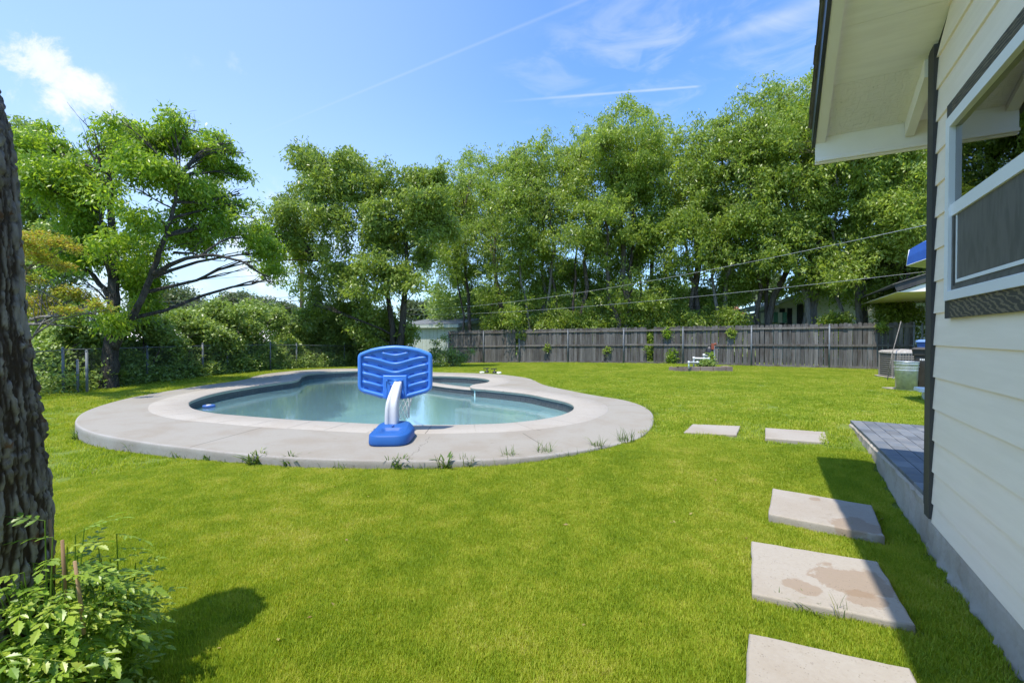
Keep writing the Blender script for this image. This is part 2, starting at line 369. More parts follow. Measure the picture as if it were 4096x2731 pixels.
def make_tree(name, label, cat, base, trunks, blobs, leafm, barkm, nspray, per, L, spread=.3, trunk_r=.16, group=None,
              seed=1, aspect=.42, droop=.5, up=.6, twigs=5, flatten=.85, shell=.3, fork=.35, bare=None, stray=.1, gap=0., gsc=1., warp=0.):
    """blobs: (centre, radius) in world space; trunks: list of trunk top points"""
    g = np.random.default_rng(seed); root = thing(name, label, cat, tuple(base), 0, group)
    tr = MB(); br = MB(); tops = []
    for k, tp in enumerate(trunks):
        if isinstance(tp, dict):
            pw = np.array([tuple(p) for p in tp['p']], float); tt = np.linspace(0, len(pw)-1, 4*(len(pw)-1)+1); sm = np.stack([np.interp(tt, np.arange(len(pw)), pw[:, c]) for c in range(3)], 1)
            for _ in range(3): sm[1:-1] = .25*sm[:-2]+.5*sm[1:-1]+.25*sm[2:]
            sm[1:-1] += g.normal(0, .012, (len(sm)-2, 3)); n_ = len(sm); tr.tube(sm, np.linspace(tp['r'][0], tp['r'][1], n_)*(1+.25*np.exp(-np.arange(n_)/1.2)*(1 if k == 0 else 0)), 10); tops.append(sm); continue
        b0 = np.array(base, float) + (np.array([g.normal(0,.12), g.normal(0,.12), 0]) if k else 0)
        path = limb_path(b0 - np.array([0,0,.15]), tp, g, .06, 9); tops.append(path)
        r0 = trunk_r*(1 if k == 0 else g.uniform(.6, .85)); rad = [r0*(1.35 if i == 0 else 1)*(1-.72*(i/8)**.9) for i in range(9)]
        tr.tube(path, rad, 9)
    pts = []
    vol = np.array([r**2.2 for _, r in blobs]); cnt = np.maximum((vol/vol.sum()*nspray).astype(int), 4)
    for (c, r), n in zip(blobs, cnt):
        c = np.array(c, float); cost = lambda p: np.linalg.norm(p-c, axis=1) + 1.2*np.maximum(0, p[:, 2]-c[2]+.35*np.hypot(p[:, 0]-c[0], p[:, 1]-c[1]))
        path = min(tops, key=lambda p: cost(p[2:]).min()); i = 2 + int(np.argmin(cost(path[2:])))
        a = path[i]; d = np.linalg.norm(c-a)
        lp = limb_path(a, c, g, .14, 6); lr = max(.012, min(trunk_r*.30, .012*d+.006)); br.tube(lp, [lr*(1-.7*q/5) for q in range(6)], 6)
        sp = in_blob(g, n, c, r, shell, flatten)
        m_ = max(1, int(n*stray)); sp[:m_] = c + (sp[:m_]-c)*g.uniform(1.1, 1.35, (m_, 1))
        pts.append(sp)
        for q in g.choice(len(sp), min(len(sp), max(twigs, int(r*twigs*1.4))), replace=False):
            e = sp[q]; st = lp[g.integers(2, 6)]; tp_ = limb_path(st, e, g, .1, 4)
            br.tube(tp_, [lr*.42, lr*.3, lr*.18, .004], 4, False)
    pts = np.concatenate(pts)
    if warp:
        pts = pts + np.stack([vnoise(pts+o_, 1.5*gsc) for o_ in (11.1, 23.7, 41.9)], 1)*warp - warp*.5 + np.stack([vnoise(pts+o_, .6*gsc) for o_ in (1.1, 3.7, 4.9)], 1)*warp*.5 - warp*.25
    if gap:
        qn = pts*np.array([1, 1, 1.5]); nz = .6*vnoise(qn, 1.25*gsc) + .4*vnoise(qn+7.3, .55*gsc); pts = pts[nz > np.quantile(nz, gap)]
    V, F, rnd = foliage(pts, spread, per, L, aspect, droop, up, seed+50)
    V = V - np.array(base, float)[None]
    tro = tr.build('trunk', barkm, root, world=True)
    bro = br.build('branches', barkm, root, world=True); tag(bro, kind='stuff')
    cr = place('crown', quads_mesh('crown', V, F, leafm, rnd), root); tag(cr, kind='stuff')
    if bare:
        bb = MB()
        for (p, q, n) in bare:
            lp = limb_path(p, q, g, .1, 6); bb.tube(lp, [.035, .03, .024, .018, .012, .006], 6)
            for _ in range(n):
                st = lp[g.integers(1, 6)]; e = st + np.array([g.normal(0, .35), g.normal(0, .2), abs(g.normal(.4, .25))])
                l2 = limb_path(st, e, g, .18, 5); bb.tube(l2, [.012, .01, .008, .005, .003], 4, False)
                for _ in range(2):
                    s3 = l2[g.integers(1, 5)]; bb.tube(limb_path(s3, s3 + g.normal(0, .16, 3) + np.array([0,0,.15]), g, .15, 4), [.006, .005, .003, .002], 4, False)
        bb.build('dead_branches', barkm, root, world=True)
    TREES.append(len(F)); return root

# ------------------------------------------------ materials of the made things
M['plaster'] = pm('pool_plaster', (.46,.66,.66), (.41,.61,.62), .8, .8, .1, 30, var=0)
M['plaster_light'] = pm('step_plaster', (.64,.70,.68), (.58,.65,.64), .8, .8, .1, 30, var=0)
M['siding'] = pm('painted_siding', (.95,.82,.69), (.91,.78,.65), 1.5, .55, .30, 30, (1.2,9,14), .015, bdist=.0025)
M['soffit'] = pm('painted_soffit_board', (.92,.85,.78), (.86,.79,.72), 2, .7, .4, 30, (12,1.2,2), .02, bdist=.002)
M['cream'] = pm('cream_paint', (.90,.83,.74), (.85,.78,.69), 2, .6, .2, 40, var=.02)
m, t, b = newmat('painted_osb'); v = objvec(t)
v1 = t.scale(v, (5,1.2,1)); v2 = t.scale(v, (1.4,6,1)); e = t.mapr(t.noise(v1, 7, 3, .5), .44, .5); e2 = t.mapr(t.noise(v2, 5, 3, .5), .48, .54)
h = t.math('ADD', e, e2); n = t.mapr(t.noise(v1, 16, 4, .7, 1.2), .62, .72)
col = t.mix(t.math('MULTIPLY', n, .6), t.mix(t.noise(v, 9, 3), (.91,.84,.77), (.83,.76,.69)), (.30,.27,.22)); t.put(b.inputs['Base Color'], col)
b.inputs['Roughness'].default_value = .75; t.put(b.inputs['Normal'], t.bump(h, .6, .003)); M['osb'] = m
M['trim_dark'] = pm('dark_brown_trim', (.030,.030,.032), (.055,.052,.045), 5, .65, .5, 60, (1,1,.1), .02)
m, t, b = newmat('rough_sawn_trim'); v = t.scale(objvec(t), (1.0, 6, 6))
w = t.new('ShaderNodeTexWave', wave_type='RINGS', rings_direction='Y'); t.put(w.inputs[0], t.scale(objvec(t), (1.3,1,6))); w.inputs['Scale'].default_value = 3.5; w.inputs['Distortion'].default_value = 7; w.inputs['Detail'].default_value = 4; w.inputs['Detail Scale'].default_value = 2.2
g_ = t.mapr(w.outputs[1], .55, .8); t.put(b.inputs['Base Color'], t.mix(t.math('MULTIPLY', g_, .8), (.045,.040,.032), (.20,.16,.10)))
b.inputs['Roughness'].default_value = .7; t.put(b.inputs['Normal'], t.bump(g_, .5, .004)); M['trim_rough'] = m
M['vinyl'] = pm('white_vinyl', (.85,.84,.84), (.82,.81,.81), 1, .35, .05, 20, var=.01)
M['metal_drip'] = pm('dark_metal_drip_edge', (.05,.055,.065), (.07,.075,.085), 6, .35, .1, 40, metal=.5, var=0)
M['found'] = concrete('foundation_concrete', (.44,.39,.335), (.33,.275,.22), (.20,.155,.115))
M['slab'] = concrete('slab_concrete', (.36,.322,.278), (.325,.28,.23), (.22,.175,.13), .5, blots=[(onz(3400,2320,.05), .19), (onz(3208,2345,.05), .085), (onz(3420,2098,.075), .15), (onz(3260,1995,.075), .05), (onz(3480,2400,.05), .10)])
m, t, b = newmat('foundation_wet'); M['deck_side'] = None
M['shingle'] = pm('roof_shingle', (.09,.082,.075), (.15,.14,.13), 8, .95, .9, 120, var=.25)
M['shed_shingle'] = pm('shed_roof_shingle', (.16,.17,.18), (.24,.25,.26), 5, .95, .9, 60, var=.2)
M['shed'] = pm('shed_siding', (.46,.49,.44), (.40,.43,.38), 2, .7, .25, 40, (1,1,.1), .03)
M['galv'] = pm('galvanised_steel', (.42,.44,.46), (.30,.32,.34), 9, .55, .15, 50, metal=.25, var=.08)
M['galv_can'] = pm('galvanised_can', (.66,.68,.70), (.50,.52,.54), 11, .38, .15, 50, metal=.55, var=.03)
M['post'] = pm('fence_post_steel', (.12,.135,.15), (.16,.175,.19), 9, .6, .1, 50, metal=.05, var=.08)
def woodmat(name, c1, c2, c3, var=.3):
    m, t, b = newmat(name); v = objvec(t)
    g1 = t.noise(t.scale(v, (14, 14, .55)), 2.2, 7, .65, .6); g2 = t.noise(t.scale(v, (3, 3, .8)), 1.1, 4, .6)
    col = t.mix(t.mapr(g1, .35, .68), c1, c2); col = t.mix(t.math('MULTIPLY', t.mapr(g2, .45, .7), .8), col, c3)
    r = t.new('ShaderNodeObjectInfo').outputs['Random']; n = t.new('ShaderNodeVectorMath', operation='SCALE'); t.put(n.inputs[0], col); t.put(n.inputs['Scale'], t.mapr(r, 0, 1, 1-var, 1+var, smooth=False))
    vo = t.voro(t.scale(v, (5, 5, 1.6)), 1.0); kn = t.mapr(vo, .03, .09, 1, 0)
    colk = t.mix(t.math('MULTIPLY', kn, .7), n.outputs[0], (.03,.02,.012))
    t.put(b.inputs['Base Color'], colk); b.inputs['Roughness'].default_value = .85; b.inputs['Specular IOR Level'].default_value = .25
    t.put(b.inputs['Normal'], t.bump(g1, .5, .006)); return m
M['picket'] = woodmat('weathered_picket', (.080,.076,.073), (.165,.156,.149), (.055,.042,.033), .38)
M['rail'] = woodmat('weathered_rail', (.12,.108,.098), (.19,.172,.155), (.08,.06,.045), .2)
M['cedar'] = woodmat('new_cedar', (.32,.18,.08), (.42,.26,.13), (.24,.12,.05), .15)
M['pole'] = woodmat('utility_pole_wood', (.11,.075,.05), (.17,.12,.085), (.08,.05,.035), .1)
M['cane'] = woodmat('dry_cane', (.22,.13,.07), (.36,.25,.15), (.14,.08,.04), .2)
def barkmat(name, c1, c2, sc=1.):
    m, t, b = newmat(name); v = objvec(t, True); vs = t.scale(v, (9*sc, 9*sc, 1.9*sc))
    n = t.noise(vs, 1.6, 8, .7, .7); vo = t.voro(t.scale(v, (16*sc,16*sc,4*sc)), 1., 'DISTANCE_TO_EDGE')
    h = t.math('ADD', n, t.math('MULTIPLY', t.mapr(vo, 0, .25), .6))
    t.put(b.inputs['Base Color'], t.mix(t.mapr(n, .35, .65), c1, c2)); b.inputs['Roughness'].default_value = .9; b.inputs['Specular IOR Level'].default_value = .2
    t.put(b.inputs['Normal'], t.bump(h, .9, .02)); return m
M['bark'] = barkmat('tree_bark', (.055,.045,.036), (.15,.125,.105))
M['bark_pale'] = barkmat('pale_tree_bark', (.13,.115,.10), (.27,.245,.215))
M['bark_dark'] = barkmat('dark_tree_bark', (.030,.027,.023), (.085,.075,.065))
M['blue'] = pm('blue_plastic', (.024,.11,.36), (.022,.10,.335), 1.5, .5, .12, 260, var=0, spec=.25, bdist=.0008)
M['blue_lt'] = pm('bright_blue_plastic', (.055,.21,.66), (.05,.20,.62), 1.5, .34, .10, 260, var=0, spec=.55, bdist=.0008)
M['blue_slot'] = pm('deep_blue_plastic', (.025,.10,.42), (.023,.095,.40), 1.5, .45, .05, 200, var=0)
M['white_pl'] = pm('white_plastic', (.58,.58,.60), (.54,.54,.56), 1.5, .4, .08, 200, var=0, bdist=.001)
M['net'] = pm('net_cord', (.72,.72,.70), (.6,.6,.58), 8, .8, .2, 90, var=0)
M['pvc'] = pm('white_pvc', (.72,.73,.74), (.62,.63,.62), 5, .4, .05, 50, var=.03)
M['black'] = pm('black_plastic', (.018,.019,.021), (.03,.03,.032), 4, .45, .1, 80, var=.05)
M['bin_black'] = pm('dark_bin_plastic', (.035,.032,.028), (.045,.042,.036), 4, .55, .15, 90, var=0)
M['bin_blue'] = pm('blue_bin_plastic', (.05,.14,.42), (.045,.12,.37), 4, .5, .15, 90, var=0)
M['bin_lid'] = pm('pale_blue_lid', (.13,.25,.56), (.12,.23,.52), 4, .45, .1, 90, var=0)
M['whitepaint'] = pm('white_paint', (.78,.78,.78), (.74,.74,.74), 4, .6, .05, 50, var=0)
M['block'] = concrete('planter_block', (.26,.20,.17), (.17,.13,.11), (.10,.08,.07))
M['red_box'] = pm('rusty_red_box', (.30,.075,.035), (.22,.055,.03), 6, .7, .2, 60, var=0)
M['acgrey'] = pm('ac_grille', (.30,.27,.25), (.24,.22,.20), 6, .6, .2, 60, var=.05)
M['actop'] = pm('ac_top', (.46,.42,.38), (.32,.28,.24), 9, .6, .2, 60, var=0)
M['cloth_blue'] = pm('blue_canvas', (.03,.13,.52), (.028,.115,.47), 3, .8, .3, 300, var=0)
M['cloth_white'] = pm('white_canvas', (.66,.66,.74), (.60,.60,.68), 3, .8, .2, 300, var=0)
M['tarp'] = pm('grey_tarp', (.50,.50,.52), (.40,.40,.42), 2, .7, .4, 12, (1,1,.3), 0)
M['nb_wall'] = pm('neighbour_wall', (.76,.77,.66), (.70,.71,.60), 2, .7, .1, 30, var=.02)
M['nb_trim'] = pm('neighbour_fascia', (.50,.56,.62), (.45,.51,.57), 2, .6, .1, 30, var=0)
M['awning'] = pm('awning_green', (.10,.28,.19), (.08,.24,.16), 2, .6, .1, 30, var=.2)
M['brickroof'] = pm('red_tile_roof', (.42,.20,.13), (.33,.15,.10), 6, .9, .4, 30, var=.15)
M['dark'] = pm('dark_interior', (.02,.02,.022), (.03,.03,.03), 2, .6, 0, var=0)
M['wire'] = pm('cable', (.03,.03,.03), (.05,.05,.05), 2, .6, 0, var=0)
M['wire_lt'] = pm('grey_cable', (.36,.37,.39), (.28,.29,.30), 2, .5, 0, var=0)
M['paver'] = pm('slate_paver', (.115,.130,.150), (.165,.168,.172), 3.5, .75, .35, 50, var=.22, bdist=.003)
M['cope'] = concrete('coping_concrete', (.375,.34,.295), (.345,.305,.258), (.24,.195,.15), .75)
M['grout'] = pm('mortar', (.46,.45,.41), (.40,.39,.35), 8, .9, .3, 90, var=0)
M['mulch'] = pm('dark_soil', (.035,.026,.018), (.07,.05,.035), 12, .95, .9, 60, var=0, bdist=.03)
# glazed tile print: pale lattice of rings over dark blue
m, t, b = newmat('pool_tile'); v = t.new('ShaderNodeTexCoord').outputs['Object']; X, Y_, Z = t.sep(v)
def fr(s, per): return t.math('SUBTRACT', t.math('FRACT', t.math('ADD', t.math('DIVIDE', s, per), .5)), .5)
fx, fz = fr(X, .075), fr(Z, .075)
r1 = t.math('SQRT', t.math('ADD', t.math('MULTIPLY', fx, fx), t.math('MULTIPLY', fz, fz)))
ring = t.mapr(t.math('ABSOLUTE', t.math('SUBTRACT', r1, .36)), .035, .07, 1, 0)
ax, az_ = t.math('ABSOLUTE', fx), t.math('ABSOLUTE', fz)
dia = t.mapr(t.math('ABSOLUTE', t.math('SUBTRACT', ax, az_)), .05, .09, 1, 0)
dia = t.math('MULTIPLY', dia, t.mapr(r1, .34, .38))
cross = t.mapr(t.math('MINIMUM', ax, az_), .025, .05, 1, 0); cross = t.math('MULTIPLY', cross, .45)
pat = t.math('MAXIMUM', t.math('MAXIMUM', ring, dia), cross)
r_ = t.new('ShaderNodeObjectInfo').outputs['Random']
basec = t.mix(r_, (.006,.011,.026), (.016,.021,.034))
col = t.mix(t.math('MULTIPLY', pat, .6), basec, (.27,.29,.28))
sc_ = t.mapr(t.noise(t.new('ShaderNodeNewGeometry').outputs['Position'], 3.5, 6, .7), .58, .72)
col = t.mix(t.math('MULTIPLY', sc_, .15), col, (.38,.38,.36))
t.put(b.inputs['Base Color'], col); b.inputs['Roughness'].default_value = .4; b.inputs['Specular IOR Level'].default_value = .25; M['tile'] = m
# water: clear tint plus mirror by the Fresnel law
m = bpy.data.materials.new('pool_water'); m.use_nodes = True; t = NT(m.node_tree); t.n.clear()
pos = t.new('ShaderNodeNewGeometry').outputs['Position']
h = t.math('ADD', t.math('MULTIPLY', t.noise(t.scale(pos, (1, 1.7, 1)), 5.5, 4, .55, .4), 1.), t.math('MULTIPLY', t.noise(pos, 1.3, 2, .5), 1.6))
nr = t.bump(h, .07, .03)
tp = t.new('ShaderNodeBsdfTransparent'); tp.inputs[0].default_value = (.72,.88,.91,1)
gl = t.new('ShaderNodeBsdfGlossy'); gl.inputs['Roughness'].default_value = .015; t.put(gl.inputs['Normal'], nr); gl.inputs[0].default_value = (.92,.96,1,1)
df = t.new('ShaderNodeBsdfDiffuse'); df.inputs[0].default_value = (.33,.53,.56,1)
fz_ = t.new('ShaderNodeFresnel'); fz_.inputs[0].default_value = 1.333; t.put(fz_.inputs['Normal'], nr)
mx0 = t.new('ShaderNodeMixShader'); mx0.inputs[0].default_value = .36; t.l.new(tp.outputs[0], mx0.inputs[1]); t.l.new(df.outputs[0], mx0.inputs[2])
mx = t.new('ShaderNodeMixShader'); t.put(mx.inputs[0], t.math('MULTIPLY', fz_.outputs[0], 1.4, clamp=True)); t.l.new(mx0.outputs[0], mx.inputs[1]); t.l.new(gl.outputs[0], mx.inputs[2])
o_ = t.new('ShaderNodeOutputMaterial'); t.l.new(mx.outputs[0], o_.inputs[0]); M['water'] = m
# window glass: mirror over a dim, thinly see-through pane
def glassmat(name, tint, gloss):
    m = bpy.data.materials.new(name); m.use_nodes = True; t = NT(m.node_tree); t.n.clear()
    tp = t.new('ShaderNodeBsdfTransparent'); tp.inputs[0].default_value = (*tint, 1)
    gl = t.new('ShaderNodeBsdfGlossy'); gl.inputs['Roughness'].default_value = .01
    f = t.new('ShaderNodeFresnel'); f.inputs[0].default_value = 1.5
    mx = t.new('ShaderNodeMixShader'); t.put(mx.inputs[0], t.math('MULTIPLY', t.math('ADD', f.outputs[0], .10), gloss, clamp=True))
    t.l.new(tp.outputs[0], mx.inputs[1]); t.l.new(gl.outputs[0], mx.inputs[2])
    o = t.new('ShaderNodeOutputMaterial'); t.l.new(mx.outputs[0], o.inputs[0]); return m
M['glass'] = glassmat('window_glass', (.45,.45,.45), 1.35)
m, t, b = newmat('insect_screen'); v = objvec(t, False)
n = t.mapr(t.noise(t.scale(v, (6, 1, 1.6)), 3.2, 5, .6, .5), .4, .66); t.put(b.inputs['Base Color'], t.mix(n, (.125,.115,.10), (.085,.08,.07))); b.inputs['Roughness'].default_value = .6
M['screen'] = m
# ------------------------------------------------ plan of the place
DZ = .14                                                # top of the pool deck
DECK_PX = [(298,1687),(305,1670),(338,1645),(421,1615),(532,1587),(659,1565),(808,1541),(900,1529),(979,1517),(1018,1504),(1084,1492),
 (1195,1481),(1305,1475),(1438,1473),(1520,1474.5),(1600,1479),(1670,1484),(1734,1488),(1895,1492),(1990,1496),(2062,1503.6),(2121,1513.7),(2145,1524),(2169,1536),
 (2217,1548),(2371,1579),(2490,1597),(2562,1618),(2603,1642),(2617,1671),(2609,1701),(2580,1737),(2520,1764),(2431,1781.5),
 (2312,1802),(2193,1820),(2074,1829),(1955,1837),(1836,1841),(1657,1843),(1479,1840),(1305,1836),(1140,1828),(1001,1817),
 (863,1804),(753,1789),(642,1778),(532,1761.5),(421,1742),(366,1729),(322,1712),(302,1698)]
POOL_PX = [(756,1614),(761,1604),(795,1590),(836,1577),(904,1561.6),(972,1550),(1040,1539),(1125,1527.5),(1176,1521),(1200,1514),
 (1206,1507),(1213,1500),(1244,1492),(1305,1487),(1380,1483),(1438,1481.6),(1500,1483.5),(1560,1488),(1620,1493.5),(1680,1498.5),(1733,1501.3),
 (1774,1501.6),(1819,1503),(1878.6,1506),(1923,1510),(1950,1515),(1959,1520),(1953,1526),(1938,1531),(1908,1535),(1890,1538),
 (1880,1543),(1884,1549),(1905,1552.5),(1938,1554.6),(1998,1560.5),(2057,1566.5),(2117,1574),(2176,1586),(2250,1601),(2283,1612.6),
 (2296,1624),(2292,1636),(2275,1647),(2222,1665),(2133,1680),(2014,1692),(1895,1696),(1717,1699),(1538,1696),(1300,1684),
 (1195,1679),(1084,1671),(974,1662),(863,1652),(786,1637),(762,1626)]
def closed_curve(px, z, step):
    P = np.array([tuple(onz(x, y, z))[:2] for x, y in px])
    n = len(P); out = []
    for i in range(n):                                  # centripetal Catmull-Rom through the points
        p0, p1, p2, p3 = P[i-1], P[i], P[(i+1) % n], P[(i+2) % n]
        for t in np.linspace(0, 1, 24, endpoint=False):
            out.append(.5*((2*p1) + (-p0+p2)*t + (2*p0-5*p1+4*p2-p3)*t*t + (-p0+3*p1-3*p2+p3)*t**3))
    return resample(np.array(out), step)
def resample(P, step, closed=True):
    Q = np.vstack([P, P[:1]]) if closed else P
    d = np.r_[0, np.cumsum(np.linalg.norm(np.diff(Q, axis=0), axis=1))]
    n = max(3, int(round(d[-1]/step))); s = np.linspace(0, d[-1], n, endpoint=False) if closed else np.linspace(0, d[-1], n+1)
    return np.stack([np.interp(s, d, Q[:, 0]), np.interp(s, d, Q[:, 1])], 1)
def smooth(P, it):
    for _ in range(it): P = .25*np.roll(P, 1, 0) + .5*P + .25*np.roll(P, -1, 0)
    return P
def area(P): x, y = P[:, 0], P[:, 1]; return .5*np.sum(x*np.roll(y, -1) - y*np.roll(x, -1))
def normals(P):                                         # pointing out of a counter-clockwise outline
    T = np.roll(P, -1, 0) - np.roll(P, 1, 0); T /= np.linalg.norm(T, axis=1, keepdims=True); return np.stack([T[:, 1], -T[:, 0]], 1)
def ccw(P): return P if area(P) > 0 else P[::-1].copy()
def inside(P, q):
    x, y = q[:, 0], q[:, 1]; r = np.zeros(len(q), bool); a = P; b = np.roll(P, -1, 0)
    for (x0, y0), (x1, y1) in zip(a, b):
        c = ((y0 > y) != (y1 > y)); 
        if y1 != y0: r ^= c & (x < (x1-x0)*(y-y0)/(y1-y0)+x0)
    return r
def dist_to(P, q):
    d = np.full(len(q), 1e9)
    for i in range(0, len(P), 400):
        d = np.minimum(d, np.sqrt(((q[:, None]-P[None, i:i+400])**2).sum(2)).min(1))
    return d
deck = ccw(smooth(closed_curve(DECK_PX, DZ, .12), 6))
pool = ccw(smooth(closed_curve(POOL_PX, DZ, .06), 4))
def offset(P, w, mn=.04):
    N = normals(P); ws = np.full(len(P), float(w))
    for _ in range(14):
        Q = P + N*ws[:, None]; bad = dist_to(P, Q) < ws*.96
        if not bad.any(): break
        ws[bad] *= .86
    for _ in range(5): ws = np.minimum(ws, .25*np.roll(ws, 1)+.5*ws+.25*np.roll(ws, -1))
    return P + N*np.maximum(ws, mn)[:, None]
cope_out = offset(pool, .60)

UX, UY = .4876, .8731                                   # along the gable wall, away from the camera
NX, NY = -.8731, .4876                                  # out of the gable wall
CX, CY = 2.723, 2.965
HRZ = math.atan2(-UY, -UX)                              # house frame: x towards the camera along the wall, y inwards
FRZ = math.atan2(-UX, UY)                               # fence frame: x to the right along the fence, y away
F0 = (-3.80, 27.73)
def ground(x, y):
    x = np.asarray(x, float); y = np.asarray(y, float)
    A = np.interp(x, [-9, -6, -2.9, -1, 0, 1.1, 1.4, 3], [-.06, -.05, .025, .045, .062, .10, .112, .115])
    z = A*sstep(np.interp(x, [-1, 1.5], [2.8, 3.5]), np.interp(x, [-1, 1.5], [4.9, 5.4]), y)
    yb = np.interp(x, [-7, -5, 1, 2.2], [8.6, 8.4, 6.6, 6.2])
    z = z + (.118 - A)*sstep(yb-1.4, yb+1.0, y)
    z = z - .27*np.clip((y-17)/9.5, 0, 1.6)*np.clip((8-x)/9.6, .1, 1.2)
    z = z - .45*sstep(10.2, 14.5, -x)*sstep(3, 8, y)
    s = -((x-CX)*UX + (y-CY)*UY)*-1; w = (x-CX)*NX + (y-CY)*NY
    hump = np.interp(s, [.2, .9, 1.7, 2.1, 3.8, 6, 9], [0, .02, .10, .165, .215, .10, 0])
    z = np.maximum(z, z*(1-np.exp(-(np.maximum(w, 0)/.5)**2)) + (hump)*np.exp(-(np.maximum(w, 0)/.5)**2)) if True else z
    return z
def gz(x, y): return float(ground(x, y))

# ------------------------------------------------ lawn, deck, pool
xs = np.unique(np.concatenate([np.arange(-260,-30,10.), np.arange(-30,-12,.9), np.arange(-12, 12, .14), np.arange(12, 26, .7), np.arange(26, 280, 10.)]))
ys = np.unique(np.concatenate([np.arange(-120,-6,8.), np.arange(-6, 0, .6), np.arange(0, 19, .14), np.arange(19, 32, .5), np.arange(32, 60, 3.), np.arange(60, 900, 20.)]))
GX, GY = np.meshgrid(xs, ys); GZ = ground(GX, GY)
nx, ny = len(xs), len(ys); V = np.stack([GX, GY, GZ], 2).reshape(-1, 3)
ii, jj = np.meshgrid(np.arange(nx-1), np.arange(ny-1)); a_ = (jj*nx+ii).ravel()
F = np.stack([a_, a_+1, a_+nx+1, a_+nx], 1)
cen = V[F].mean(1)[:, :2]; inn = np.zeros(len(cen), bool)
bb = (cen[:, 0] > -9.5) & (cen[:, 0] < 4) & (cen[:, 1] > 4) & (cen[:, 1] < 19)
idx = np.where(bb)[0]; ins = inside(deck, cen[idx]); dd = dist_to(deck, cen[idx]); inn[idx] = ins & (dd > .3)
# patio and house footprint stay under their own slabs: no hole needed, their tops stand above the soil
lawn = place('lawn', quads_mesh('lawn', V, F[~inn], M['soil'])); tag(lawn, 'green lawn ground around the pool', None, None, 'structure')

joints = [(onz(753, 1789, DZ), onz(1052, 1708, DZ), .005), (onz(2165, 1722, DZ)+Vector((0,0,0)), onz(2092, 1712, DZ)+Vector((.02,.15,0)), .004),
          (onz(2172, 1781, DZ), onz(2090, 1731, DZ), .004), (onz(1632, 1842, DZ), onz(1722, 1745, DZ), .0022),
          (onz(2562, 1618, DZ), onz(2398, 1622, DZ), .004)]
M['deck'] = concrete('deck_concrete', (.305,.280,.240), (.275,.240,.195), (.205,.163,.122), joints=joints)
M['kerb'] = concrete('deck_kerb_concrete', (.33,.31,.285), (.28,.25,.22), (.18,.145,.12), .5)
def ring_mesh(outer, inner, z):
    pts = [[Vector((*p, 0)) for p in outer], [Vector((*p, 0)) for p in inner[::-1]]]
    tri = tessellate_polygon(pts); allp = [p for l in pts for p in l]
    return [(p.x, p.y, z) for p in allp], [tuple(t) for t in tri]
N_d = normals(deck)
mb = MB(); hole = offset(pool, .594)
vs, fs = ring_mesh(deck - N_d*.025, hole, DZ); mb.add(vs, fs)
dk = mb.build('pool_deck', M['deck']); tag(dk, 'pale concrete pool deck with rounded outline', None, None, 'structure')
for p in dk.data.polygons:
    if p.normal.z < 0: p.flip()
mb = MB(); jt = rng.normal(0, 1, len(deck)); jt = np.convolve(np.r_[jt, jt, jt], np.ones(5)/5, 'same')[len(deck):2*len(deck)]*.006
rows = []
for i in range(len(deck)):
    p = deck[i]; n = N_d[i]
    rows.append([(*(p-n*.025), DZ), (*(p-n*(.008)), DZ-.004), (*(p+n*(jt[i]*.4)), DZ-.02), (*(p+n*jt[i]), DZ-.06), (*(p+n*.004), -.35)])
mb.strip(rows, True); kb = mb.build('kerb', M['kerb']); tag(kb, 'rough concrete edge of the pool deck', None, None, 'structure')

PR = thing('swimming_pool', 'free-form swimming pool with pale coping and dark tile band', 'pool', (-2.5, 10, 0))
# coping stones, each its own piece
Np = normals(pool); n_p = len(pool); per = .62; k_each = int(round(per/.06)); n_st = n_p//k_each
bounds = [int(round(i*n_p/n_st)) for i in range(n_st+1)]
for a, b in zip(bounds[:-1], bounds[1:]):
    mb = MB(); rows = []; m_ = b-a
    for q in range(m_+1):
        i = (a+q) % n_p; p = pool[i].copy(); o = cope_out[i].copy(); n = Np[i]; T = np.array([-n[1], n[0]])
        sh = T*(.0035 if q == 0 else (-.0035 if q == m_ else 0)); p = p+sh; o = o+sh; dz = rng.normal(0, .0003)
        W_ = np.linalg.norm(o-p); mid = p + (o-p)*.5
        rows.append([(*(p+n*.03), DZ-.042), (*(p+n*.008), DZ-.040), (*(p+n*.001), DZ-.034), (*(p-n*.004), DZ-.020), (*(p+n*.004), DZ-.006), (*(p+n*.022), DZ+.003),
                     (*mid, DZ+.004+dz), (*(o-n*.006), DZ+.004), (*o, DZ-.001), (*o, DZ-.06)])
    mb.strip(rows); c0 = len(mb.v) - len(rows)*10
    L = len(rows[0]); mb.add(rows[0], [tuple(range(L))]); mb.add(rows[-1], [tuple(range(L-1, -1, -1))])
    mb.build('coping_stone', M['cope'], PR, True)
wall_line = pool + Np*.03
# mortar bed under the coping and between stones
mb = MB(); mb.strip([[(*(pool[i]+Np[i]*.036), DZ-.075), (*(pool[i]+Np[i]*.024), DZ-.068), (*(pool[i]+Np[i]*.022), DZ-.035), (*(pool[i]+Np[i]*.012), DZ-.034), (*(pool[i]+Np[i]*.012), DZ-.004), (*(cope_out[i]-Np[i]*.012), DZ-.004)] for i in range(n_p)], True)
mb.build('mortar_bed', M['grout'], PR, True)
WZ = -.074
def rings(P, spec):
    out = []
    for w, z in spec:
        out.append([(*(p), z) for p in (P + normals(P)*w)])
    return out
mb = MB(); inner_far = smooth(pool.copy(), 60)
lv = [(.040, DZ-.065), (.040, -.075), (.034, -.09), (.03, -.5), (-.02, -.9)]
rows = []
for i in range(n_p):
    rows.append([(*(pool[i]+Np[i]*w), z) for w, z in lv] + [(*(inner_far[i]-Np[i]*.15), -1.12), (*(inner_far[i]-Np[i]*.4), -1.22)])
mb.strip(rows, True); fl = [r[-1] for r in rows]
